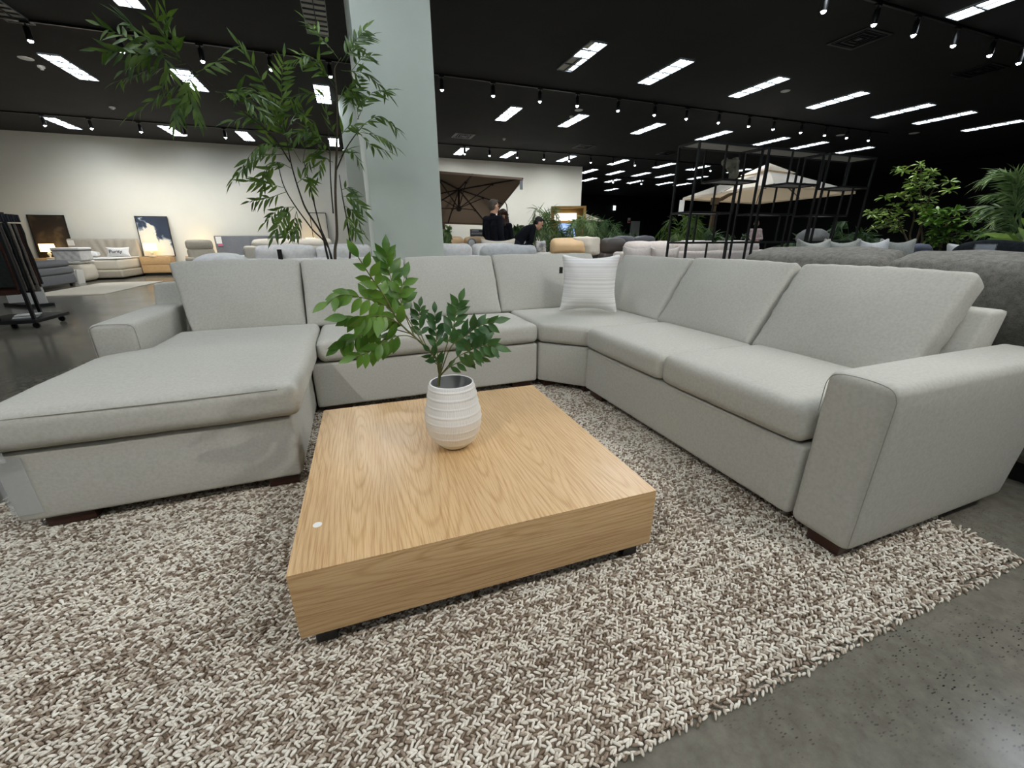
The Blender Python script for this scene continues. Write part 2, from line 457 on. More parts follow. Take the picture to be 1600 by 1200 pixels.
def build_rug(x0, x1, y0, y1):
    DY, DX = 0.0094, 0.0128
    rows = int((y1 - y0) / DY); cols = int((x1 - x0) / DX)
    ry, cx = np.meshgrid(np.arange(rows), np.arange(cols), indexing='ij')
    ry = ry.ravel(); cx = cx.ravel()
    gx = x0 + cx * DX; gy = y0 + ry * DY
    keep = ~(((gx < -0.5) & (gy > 2.0) & (gx > -1.28)) | ((gx > -0.5) & (gy > 2.8)) | ((gx > 1.62) & (gy > 0.95)) | ((gx > 1.38) & (gy > 2.6)))   # nothing grows where the sofa sits
    ry = ry[keep]; cx = cx[keep]; n = len(ry)
    drift = 0.004 * np.sin(ry * 0.27) + 0.003 * np.sin(cx * 0.08 + ry * 0.04)
    px = x0 + (cx + 0.5 + 0.5 * (ry % 2)) * DX + rng.normal(0, 0.0018, n)
    py = y0 + (ry + 0.5) * DY + rng.normal(0, 0.0013, n) + drift * 0.4
    edge = (ry < 2)
    py[edge] += rng.normal(-0.002, 0.003, edge.sum()) + 0.003 * np.sin(cx[edge] * 0.09) + 0.002 * np.sin(cx[edge] * 0.31)
    ecol = (cx < 2) | (cx > cols - 3)
    px[ecol] += rng.normal(0.004, 0.010, ecol.sum())
    pz = 0.0078 + rng.normal(0, 0.001, n)
    ang = np.where(ry % 2 == 0, 0.62, -0.55) + rng.normal(0, 0.3, n)
    frin = (cx >= cols - 2) | (cx < 1)
    ang[frin] = rng.normal(0.1, 0.5, frin.sum())
    L = rng.normal(0.0195, 0.0025, n); L[frin] *= 2.0
    W = rng.normal(0.0078, 0.0011, n); Hh = rng.normal(0.0086, 0.001, n)
    tilt = rng.normal(0.0, 0.2, n)
    # ring template: 4 rings x 5 + 2 tips
    T = np.array([-0.34, 0.0, 0.34]); R = np.array([0.78, 1.0, 0.78]); K = 5
    tv = [(-0.5, 0, 0)]
    for t, r in zip(T, R):
        for k in range(K): tv.append((t, r * math.cos(2 * PI * k / K) * 0.5, r * math.sin(2 * PI * k / K) * 0.5))
    tv.append((0.5, 0, 0)); tv = np.array(tv); nv = len(tv)
    tf = []
    for k in range(K): tf.append((0, 1 + (k + 1) % K, 1 + k, -1))
    for j in range(2):
        a = 1 + j * K
        for k in range(K): tf.append((a + k, a + (k + 1) % K, a + K + (k + 1) % K, a + K + k))
    a = 1 + 2 * K
    for k in range(K): tf.append((a + k, a + (k + 1) % K, nv - 1, -1))
    X = tv[None, :, 0] * L[:, None]; Y = tv[None, :, 1] * W[:, None]; Z = tv[None, :, 2] * Hh[:, None]
    Z = Z + X * np.sin(tilt)[:, None] - 14.0 * X * X          # loops dive into the weave at both ends
    ca, sa = np.cos(ang)[:, None], np.sin(ang)[:, None]
    VX = px[:, None] + X * ca - Y * sa; VY = py[:, None] + X * sa + Y * ca; VZ = np.maximum(0.001, pz[:, None] + Z)
    co = np.stack([VX, VY, VZ], -1).reshape(-1, 3)
    tone = np.where(rng.random(n) < 0.36, rng.normal(0.22, 0.11, n), rng.normal(0.57, 0.15, n))
    band = 0.04 * np.sin(ry * 0.15 + 1.3) + 0.03 * np.sin(ry * 0.06)
    tone = np.clip(tone + band - 0.1 * ((ry % 43) < 2), 0.0, 0.9)
    # backing slab
    sv = np.array([(x0 + .015, y0 + .022, 0.0005), (x1 - .02, y0 + .022, 0.0005), (x1 - .01, y1 - .01, 0.0005), (x0 + .01, y1 - .01, 0.0005),
                   (x0 + .015, y0 + .022, 0.004), (x1 - .02, y0 + .022, 0.004), (x1 - .01, y1 - .01, 0.004), (x0 + .01, y1 - .01, 0.004)])
    nb = len(co); co = np.vstack([co, sv])
    quads = np.array([f for f in tf if f[3] >= 0]); tris = np.array([f[:3] for f in tf if f[3] < 0])
    off = (np.arange(n) * nv)[:, None, None]
    q = (quads[None] + off).reshape(-1, 4); t = (tris[None] + off).reshape(-1, 3)
    sq = np.array([(3, 2, 1, 0), (4, 5, 6, 7), (0, 1, 5, 4), (1, 2, 6, 5), (2, 3, 7, 6), (3, 0, 4, 7)]) + nb
    q = np.vstack([q, sq])
    loops = np.concatenate([q.ravel(), t.ravel()])
    tot = np.concatenate([np.full(len(q), 4), np.full(len(t), 3)]); start = np.concatenate([[0], np.cumsum(tot)[:-1]])
    me = bpy.data.meshes.new('area_rug')
    me.vertices.add(len(co)); me.vertices.foreach_set('co', co.ravel())
    me.loops.add(len(loops)); me.loops.foreach_set('vertex_index', loops.astype(np.int32))
    me.polygons.add(len(tot)); me.polygons.foreach_set('loop_start', start.astype(np.int32)); me.polygons.foreach_set('loop_total', tot.astype(np.int32))
    me.polygons.foreach_set('use_smooth', np.ones(len(tot), dtype=bool))
    me.update(calc_edges=True); me.validate()
    at = me.attributes.new('yarn_tone', 'FLOAT', 'POINT')
    at.data.foreach_set('value', np.concatenate([np.repeat(tone, nv), np.full(8, 0.0)]).astype(np.float32))
    me.materials.append(yarn_mat())
    o = bpy.data.objects.new('area_rug', me); COL.objects.link(o)
    tag(o, 'chunky woven cream and brown rug under the coffee table and sectional sofa', 'rug')
build_rug(-1.54, 2.08, 0.43, 2.95)

# ------------------------------------------------------------------ sectional sofa
sofa = thing('sectional_sofa', 'large pale greige U-shaped sectional sofa with chaise around the oak coffee table', 'sofa', (0.6, 2.9, 0))
SO = V3((0.6, 2.9, 0))
def sp_build(name, mb, mat=M_FAB, **k):
    mb.v = [tuple(V3(p) - SO) for p in mb.v]
    return mb.build(name, mat, k.pop('parent', sofa), **k)

def soft_box(lo, hi, r, n=(8, 8, 6), bulge=(0, 0, 0), fold=0.0, fn=None, seed=0, fscale=6.0):
    c = [(a + b) / 2 for a, b in zip(lo, hi)]
    return MB().soft([b - a for a, b in zip(lo, hi)], r, n, bulge, Matrix.Translation(c), fold, fscale, fn, seed)

# bases
sp_build('chaise_base', soft_box((-1.305, 1.835, 0.06), (-0.335, 3.55, 0.35), 0.018, bulge=(0, 0.006, 0)))
sp_build('seat_base', soft_box((-0.325, 2.655, 0.06), (1.19, 3.5, 0.35), 0.018, (16, 6, 6)))
cb = MB().prism([(1.205, 2.665), (1.452, 2.405), (2.3, 2.405), (2.3, 3.5), (1.205, 3.5)], 0.06, 0.35)
sp_build('corner_base', cb, bevel=0.012)
sp_build('seat_base', soft_box((1.448, 0.855, 0.06), (2.3, 2.392, 0.35), 0.018, (6, 16, 6)))
# L-shaped back frame (two raked slabs meeting in the corner)
bf = MB()
bf.prism([(3.40, 0.06), (3.62, 0.06), (3.75, 0.785), (3.60, 0.785), (3.40, 0.36)], -1.34, 2.42, axis=0)
sp_build('back_frame', bf, bevel=0.02)
bf = MB()
bf.prism([(2.22, 0.06), (2.417, 0.06), (2.535, 0.785), (2.40, 0.785), (2.22, 0.36)], 0.86, 3.70, axis=1)
sp_build('back_frame', bf, bevel=0.02)
# arms
def rake(p, o, h):
    if o.x > 0: p.x += 0.115 * (o.z + h[2]) / (2 * h[2]) * o.x / h[0]
    return p
arm = sp_build('armrest', soft_box((1.45, 0.64, 0.05), (2.42, 0.85, 0.652), 0.032, (10, 6, 8), (0, 0.004, 0.006), fn=rake))
sm = MB()
seam = [(1.4535, 0.6435, 0.07), (1.4535, 0.6435, 0.35), (1.4535, 0.6435, 0.58), (1.4535, 0.646, 0.610), (1.4535, 0.656, 0.632), (1.4535, 0.676, 0.644), (1.4535, 0.72, 0.650), (1.4535, 0.775, 0.650), (1.4535, 0.815, 0.644), (1.4535, 0.834, 0.632), (1.4535, 0.844, 0.61), (1.4535, 0.8465, 0.58), (1.4535, 0.8465, 0.5)]
sm.tube([(x + 0.002, y, z + 0.001) for x, y, z in spline(seam, 60)], 0.0014, 5)
sp_build('seam_piping', sm, M_SEAM, parent=arm)
arm = sp_build('armrest', soft_box((-1.355, 2.735, 0.05), (-1.15, 3.70, 0.65), 0.03, (6, 10, 8), (0, 0, 0.008)))
sm = MB()
seam = [(-1.348, 2.738, 0.2), (-1.348, 2.738, 0.60), (-1.34, 2.738, 0.632), (-1.31, 2.738, 0.647), (-1.25, 2.738, 0.650), (-1.19, 2.738, 0.646), (-1.162, 2.738, 0.632), (-1.155, 2.738, 0.6), (-1.155, 2.738, 0.51)]
sm.tube(spline(seam, 40), 0.002, 5)
sp_build('seam_piping', sm, M_SEAM, parent=arm)

# seat cushions
def chaise_notch(p, o, h):
    y = p.y + 2.51
    t = max(0.0, min(1.0, (y - 2.60) / 0.16)); t = t * t * (3 - 2 * t)
    f = (h[0] - o.x) / (2 * h[0])
    p.x += 0.185 * t * f
    return p
def seat(lo, hi, r=0.035, n=(12, 10, 6), bulge=(0.008, 0.008, 0.014), fold=0.0025, fn=None, seed=0):
    return soft_box(lo, hi, r, n, bulge, fold, fn, seed, 5.0)
def edge_welt(pts, parent, r=0.0026):
    m = MB(); m.tube(spline(pts, 50), r, 5); sp_build('seam_piping', m, M_SEAM, parent=parent)
c1 = sp_build('seat_cushion', seat((-1.315, 1.80, 0.358), (-0.29, 3.22, 0.508), 0.042, (22, 34, 6), fn=chaise_notch, seed=1))
edge_welt([(-1.28, 1.805, 0.488), (-0.8, 1.797, 0.489), (-0.36, 1.803, 0.489)], c1, 0.002)
c2 = sp_build('seat_cushion', seat((-0.28, 2.63, 0.358), (1.188, 3.22, 0.495), 0.045, (26, 10, 6), (0.004, 0.01, 0.016), 0.003, seed=2))
cc = MB().prism([(1.20, 2.645), (1.435, 2.395), (2.22, 2.395), (2.22, 3.30), (1.20, 3.30)], 0.358, 0.498)
bm_ = bmesh.new(); me_ = cc.mesh('t', M_FAB); bm_.from_mesh(me_)
bmesh.ops.bevel(bm_, geom=list(bm_.edges), offset=0.035, segments=4, affect='EDGES', profile=0.5)
cm = MB(); bm_.verts.ensure_lookup_table(); cm.add([v.co.copy() for v in bm_.verts], [[v.index for v in f.verts] for f in bm_.faces]); bm_.free()
sp_build('seat_cushion', cm)
c4 = sp_build('seat_cushion', seat((1.425, 1.628, 0.358), (2.10, 2.386, 0.502), 0.04, (10, 12, 6), seed=4))
c5 = sp_build('seat_cushion', seat((1.425, 0.862, 0.358), (2.10, 1.618, 0.512), 0.04, (10, 12, 6), seed=5))

# back cushions: W wide, leaning on the frame
def back_cushion(M, W, Hh, T, seed, puff=0.055, taper=0.0):
    def fn(p, o, h):
        if taper and o.x < 0: p.x -= taper * (o.z / h[2]) * (-o.x / h[0])
        # corners drawn in, crown of the top edge slightly raised
        u = o.x / h[0]; v = o.z / h[2]
        if v > 0: p.z += 0.006 * (1 - u * u) * v
        p.x *= 1 - 0.010 * (1 - v * v)
        p.y *= 1 - 0.22 * max(0.0, v) ** 2
        # puckers running off the side seams
        e = max(0.0, abs(u) - 0.72) / 0.28
        p.y += 0.006 * e * math.sin(v * 17 + seed) * (1 - abs(v))
        t = max(0.0, v - 0.72) / 0.28
        p.y += 0.004 * t * math.sin(u * 26 + seed * 2.0)
        return p
    return MB().soft((W, T, Hh), 0.026, (16, 4, 14), (0.004, (puff, 0.02), 0.0), M, 0.006, 5.0, fn, seed)
def left_back(xa, xb, y, z0, lean, Hh, T, seed, puff=0.042, rz=0.0):
    R = Matrix.Rotation(rz, 4, 'Z') @ Matrix.Rotation(-lean, 4, 'X')
    M = Matrix.Translation(((xa + xb) / 2, y, z0)) @ R @ Matrix.Translation((0, T / 2, Hh / 2))
    return back_cushion(M, xb - xa, Hh, T, seed, puff, 0.055 if seed == 1 else 0.0)
def right_back(ya, yb, x, z0, lean, Hh, T, seed, puff=0.042, rz=0.0):
    R = Matrix.Rotation(-PI / 2 + rz, 4, 'Z') @ Matrix.Rotation(-lean, 4, 'X')
    M = Matrix.Translation((x, (ya + yb) / 2, z0)) @ R @ Matrix.Translation((0, T / 2, Hh / 2))
    return back_cushion(M, yb - ya, Hh, T, seed, puff)
LN = math.radians(28)
for xa, xb, y, h, sd in ((-1.115, -0.377, 3.195, 0.515, 1), (-0.367, 0.362, 3.175, 0.512, 2), (0.372, 1.112, 3.225, 0.52, 3), (1.122, 2.12, 3.25, 0.528, 4)):
    sp_build('back_cushion', left_back(xa, xb, y, 0.492, LN if sd > 1 else math.radians(27), h, 0.15, sd))
for ya, yb, x, h, sd in ((2.455, 3.31, 2.06, 0.525, 5), (1.655, 2.435, 2.045, 0.535, 6), (0.915, 1.635, 2.045, 0.535, 7)):
    sp_build('back_cushion', right_back(ya, yb, x, 0.494, math.radians(31), h, 0.145, sd))
# block feet
def foot(x, y, w, d, z0):
    m = MB(); m.box((x, y, (z0 + 0.062) / 2), (w, d, 0.062 - z0)); sp_build('foot', m, M_DARKWOOD, bevel=0.003)
for x, y, w, d, z in ((-1.17, 1.905, 0.15, 0.09, 0.014), (-0.42, 1.905, 0.12, 0.09, 0.014), (-1.17, 3.5, 0.15, 0.09, 0.0), (-0.20, 2.73, 0.15, 0.08, 0.014), (1.08, 2.73, 0.15, 0.08, 0.014),
                      (1.51, 2.47, 0.09, 0.09, 0.014), (1.29, 2.69, 0.09, 0.09, 0.014), (1.515, 2.28, 0.08, 0.15, 0.014), (1.505, 0.725, 0.08, 0.11, 0.014), (2.3, 0.76, 0.08, 0.15, 0.0), (2.3, 2.2, 0.08, 0.15, 0.0), (0.4, 3.5, 0.15, 0.08, 0.0)):
    foot(x, y, w, d, z)

# clear plastic corner guard on the chaise
m_, nt_, b_ = new_mat('clear_film')
b_.inputs['Base Color'].default_value = lin((214, 218, 220)); b_.inputs['Roughness'].default_value = 0.16
b_.inputs['Alpha'].default_value = 0.2
M_FILM = m_
pg = MB()
def film(pts, z0, z1):
    n = len(pts); vs = [(x, y, z0) for x, y in pts] + [(x, y, z1) for x, y in pts]
    pg.add(vs, [(i, i + 1, n + i + 1, n + i) for i in range(n - 1)])
film([(-1.215, 1.826), (-1.30, 1.826), (-1.314, 1.84), (-1.314, 2.0)], 0.10, 0.335)
film([(-1.235, 1.784), (-1.31, 1.784), (-1.326, 1.80), (-1.326, 1.98)], 0.375, 0.475)
film([(-1.225, 1.785), (-1.31, 1.785), (-1.325, 1.80), (-1.325, 1.99)], 0.335, 0.376)
fo = pg.build('plastic_corner_guard', M_FILM, None, smooth=False)
so = fo.modifiers.new('thickness', 'SOLIDIFY'); so.thickness = 0.0008
tag(fo, 'clear plastic film wrapped around the front corner of the chaise', 'plastic cover')

# striped scatter cushion in the corner
m, nt, b = new_mat('ribbed_cushion_cloth')
v = coords(nt); sx = N(nt, 'ShaderNodeSeparateXYZ'); nt.links.new(v, sx.inputs[0])
nn = N(nt, 'ShaderNodeTexNoise', noise_dimensions='1D', Scale=1.0, Detail=2.0)
mz = N(nt, 'ShaderNodeMath', operation='MULTIPLY'); mz.inputs[1].default_value = 62.0
nt.links.new(sx.outputs['Z'], mz.inputs[0]); nt.links.new(mz.outputs[0], nn.inputs['W'])
r = ramp(nt, nn.outputs['Fac'], [(0.42, lin((216, 214, 210))), (0.58, lin((232, 231, 229)))])
nt.links.new(r.outputs['Color'], b.inputs['Base Color']); b.inputs['Roughness'].default_value = 0.9
bp = N(nt, 'ShaderNodeBump', Strength=0.35, Distance=0.003); nt.links.new(nn.outputs['Fac'], bp.inputs['Height']); nt.links.new(bp.outputs['Normal'], b.inputs['Normal'])
M_RIB = m
def pillow_fn(p, o, h):
    u, v = o.x / h[0], o.z / h[2]
    k = 1 - 0.14 * (1 - v * v) * abs(u) ** 2
    p.x *= k
    p.z *= 1 - 0.17 * (1 - u * u) * abs(v) ** 2
    e = max(abs(u), abs(v))
    p.y *= 1 - 0.86 * max(0, e) ** 5
    p.y += 0.010 * math.sin(u * 9 + v * 7) * (e ** 3) * (1 - e)
    return p
scat = thing('scatter_cushion', 'white striped square scatter cushion leaning in the corner of the sofa', 'cushion', (1.745, 2.91, 0.5), math.radians(-31))
mb = MB().soft((0.47, 0.10, 0.47), 0.03, (16, 2, 16), (0, 0.05, 0), TR(0, 0.02, 0.232, 0, math.radians(-15)), 0.004, 8.0, pillow_fn, 3)
mb.build('cover', M_RIB, scat)
mb = MB(); mb.box((-0.232, 0.06, 0.33), (0.028, 0.004, 0.05), Matrix.Rotation(0.35, 3, 'Z')); mb.build('swing_tag', M_BLACKP, scat, label='black swing tag')
mb = MB(); mb.box((-0.25, 0.058, 0.31), (0.016, 0.003, 0.032), Matrix.Rotation(0.45, 3, 'Z')); mb.build('swing_tag', M_WHITE, scat, label='small white swing tag')

# ------------------------------------------------------------------ coffee table
tab = thing('coffee_table', 'low square light oak coffee table with deep sides on black feet', 'coffee table', (0.308, 1.462, 0), math.radians(-1.3))
HS = 0.547
MB().box((0, 0, 0.2853), (2 * HS, 2 * HS, 0.0034)).build('tabletop', M_OAK_TOP, tab, bevel=0.0008)
MB().box((0, -HS + 0.009, 0.1802), (2 * HS, 0.018, 0.2066)).build('side_panel', M_OAK_SIDE, tab, bevel=0.001)
MB().box((0, HS - 0.009, 0.1802), (2 * HS, 0.018, 0.2066)).build('side_panel', M_OAK_SIDE, tab, bevel=0.001)
for s in (-1, 1):
    MB().box((s * (HS - 0.009), 0, 0.1802), (0.018, 2 * HS - 0.036, 0.2066)).build('side_panel', M_OAK_END, tab, bevel=0.001)
    for t in (-1, 1):
        MB().box((s * (HS - 0.055), t * (HS - 0.055), 0.0475), (0.055, 0.055, 0.067)).build('foot', M_BLACKP, tab, bevel=0.004)
MB().lathe([(0.0, 0.0), (0.012, 0.0), (0.0125, 0.0012), (0.0, 0.0016)], (-0.492, -0.363, 0.287), 20).build('sticker', M_WHITE, tab, label='round white sticker dot')

# ------------------------------------------------------------------ vase
m, nt, b = new_mat('carved_white_glaze')
v = coords(nt)
sx = N(nt, 'ShaderNodeSeparateXYZ'); nt.links.new(v, sx.inputs[0])
an = N(nt, 'ShaderNodeMath', operation='ARCTAN2'); nt.links.new(sx.outputs['Y'], an.inputs[0]); nt.links.new(sx.outputs['X'], an.inputs[1])
am = N(nt, 'ShaderNodeMath', operation='MULTIPLY'); am.inputs[1].default_value = 42.0; nt.links.new(an.outputs[0], am.inputs[0])
zm = N(nt, 'ShaderNodeMath', operation='MULTIPLY'); zm.inputs[1].default_value = 26.0; nt.links.new(sx.outputs['Z'], zm.inputs[0])
cb_ = N(nt, 'ShaderNodeCombineXYZ'); nt.links.new(am.outputs[0], cb_.inputs[0]); nt.links.new(zm.outputs[0], cb_.inputs[1])
nz = N(nt, 'ShaderNodeTexNoise', Scale=1.0, Detail=2.0); nt.links.new(cb_.outputs[0], nz.inputs['Vector'])
b.inputs['Base Color'].default_value = lin((236, 235, 231)); b.inputs['Roughness'].default_value = 0.3
bp = N(nt, 'ShaderNodeBump', Strength=0.35, Distance=0.003); nt.links.new(nz.outputs['Fac'], bp.inputs['Height']); nt.links.new(bp.outputs['Normal'], b.inputs['Normal'])
M_VASE = m
M_VASEIN = simple('silvery_glaze', (200, 202, 200), 0.3, metal=0.3, var=0.1)
vase = thing('vase', 'white egg-shaped vase with carved bands on the oak coffee table', 'vase', (0.294, 1.457, 0.287))
keys = [(0.040, 0.0), (0.056, 0.005), (0.081, 0.028), (0.101, 0.066), (0.110, 0.112), (0.107, 0.155), (0.100, 0.195), (0.0915, 0.235), (0.084, 0.268)]
prof = []
sk = spline([(r_, 0, z_) for r_, z_ in keys], 96)
for p in sk:
    ph = (p.z % 0.031) / 0.031
    prof.append((p.x + (0.0016 if ph < 0.18 else 0.0) + 0.0007 * math.sin(p.z * 60), p.z))
MB().lathe(prof + [(0.0815, 0.2695), (0.0785, 0.267)], n=72).build('body', M_VASE, vase, sharp=80)
MB().lathe([(0.045, 0.02), (0.082, 0.05), (0.102, 0.11), (0.097, 0.18), (0.088, 0.235), (0.0785, 0.267)], n=48).build('lining', M_VASEIN, vase, label='silvery grey inside of the vase')
VASE_BRANCHES = {
'm': [(0.245, 1.466, 0.54), (0.256, 1.464, 0.621), (0.241, 1.456, 0.654), (0.209, 1.451, 0.697), (0.169, 1.446, 0.743), (0.118, 1.431, 0.803), (0.083, 1.424, 0.885), (0.044, 1.415, 0.956), (0.014, 1.406, 1.016)],
'b2': [(0.101, 1.432, 0.848), (0.058, 1.425, 0.873), (0.008, 1.416, 0.892), (-0.047, 1.405, 0.905), (-0.092, 1.383, 0.887)],
'b3': [(0.136, 1.44, 0.78), (0.081, 1.404, 0.826), (0.023, 1.376, 0.837), (-0.041, 1.355, 0.842)],
'b4': [(0.184, 1.444, 0.729), (0.144, 1.419, 0.754), (0.099, 1.403, 0.758), (0.054, 1.385, 0.744), (0.003, 1.376, 0.719), (-0.032, 1.366, 0.712)],
'b4b': [(0.16, 1.447, 0.754), (0.082, 1.484, 0.773), (0.019, 1.506, 0.76), (-0.047, 1.515, 0.736), (-0.08, 1.514, 0.719)],
'b5': [(0.203, 1.452, 0.704), (0.167, 1.487, 0.779), (0.131, 1.51, 0.858), (0.115, 1.532, 0.935), (0.109, 1.542, 0.991), (0.109, 1.542, 1.022)],
'b5b': [(0.169, 1.446, 0.743), (0.147, 1.459, 0.812), (0.136, 1.48, 0.875), (0.157, 1.498, 0.942)],
'c1': [(0.25, 1.465, 0.599), (0.254, 1.495, 0.679), (0.258, 1.514, 0.746), (0.26, 1.524, 0.808)],
'c6': [(0.215, 1.45, 0.686), (0.199, 1.493, 0.741), (0.2, 1.523, 0.791), (0.208, 1.532, 0.834)],
'c2': [(0.255, 1.464, 0.599), (0.284, 1.469, 0.689), (0.314, 1.473, 0.757), (0.332, 1.479, 0.817), (0.344, 1.476, 0.851)],
'c3': [(0.256, 1.464, 0.591), (0.295, 1.436, 0.696), (0.345, 1.404, 0.741), (0.386, 1.373, 0.778), (0.431, 1.338, 0.797)],
'c4': [(0.256, 1.464, 0.584), (0.302, 1.414, 0.655), (0.349, 1.372, 0.693), (0.392, 1.329, 0.72), (0.423, 1.299, 0.717)],
'c5': [(0.251, 1.465, 0.577), (0.284, 1.438, 0.618), (0.331, 1.418, 0.644), (0.373, 1.387, 0.659), (0.409, 1.366, 0.668)],
'c7': [(0.249, 1.465, 0.592), (0.238, 1.436, 0.652), (0.212, 1.41, 0.693)],
}
TREE_STEMS = [
[(-0.232, 4.4, 0.926), (-0.25, 4.383, 1.116), (-0.343, 4.367, 1.314), (-0.374, 4.35, 1.435), (-0.404, 4.333, 1.651), (-0.409, 4.317, 1.809), (-0.41, 4.3, 1.977)] ,
[(-0.205, 4.42, 0.925), (-0.261, 4.463, 1.192), (-0.293, 4.507, 1.487), (-0.319, 4.55, 1.737)] ,
[(-0.166, 4.4, 0.925), (-0.122, 4.414, 1.116), (-0.086, 4.429, 1.486), (-0.027, 4.443, 1.839), (0.026, 4.457, 2.175), (0.036, 4.471, 2.338), (0.044, 4.486, 2.467), (0.107, 4.5, 2.556)] ,
[(-0.056, 4.45, 1.666), (0.038, 4.433, 1.824), (0.134, 4.417, 1.945), (0.237, 4.4, 2.049)] ,
[(-0.033, 4.45, 0.921), (-0.017, 4.467, 1.194), (-0.03, 4.483, 1.457), (-0.034, 4.5, 1.639)] ,
[(-0.2, 4.38, 0.945), (-0.328, 4.335, 1.17), (-0.431, 4.29, 1.36), (-0.483, 4.245, 1.505), (-0.495, 4.2, 1.675)] ,
[(-0.129, 4.4, 1.302), (-0.114, 4.45, 1.576), (-0.087, 4.5, 1.845), (-0.081, 4.55, 2.09), (-0.122, 4.6, 2.311)] ,
[(-0.414, 4.35, 1.702), (-0.504, 4.283, 1.875), (-0.662, 4.217, 2.011), (-0.772, 4.15, 2.097), (-0.894, 4.083, 2.198), (-0.962, 4.017, 2.258), (-1.058, 3.95, 2.272)] ,
]
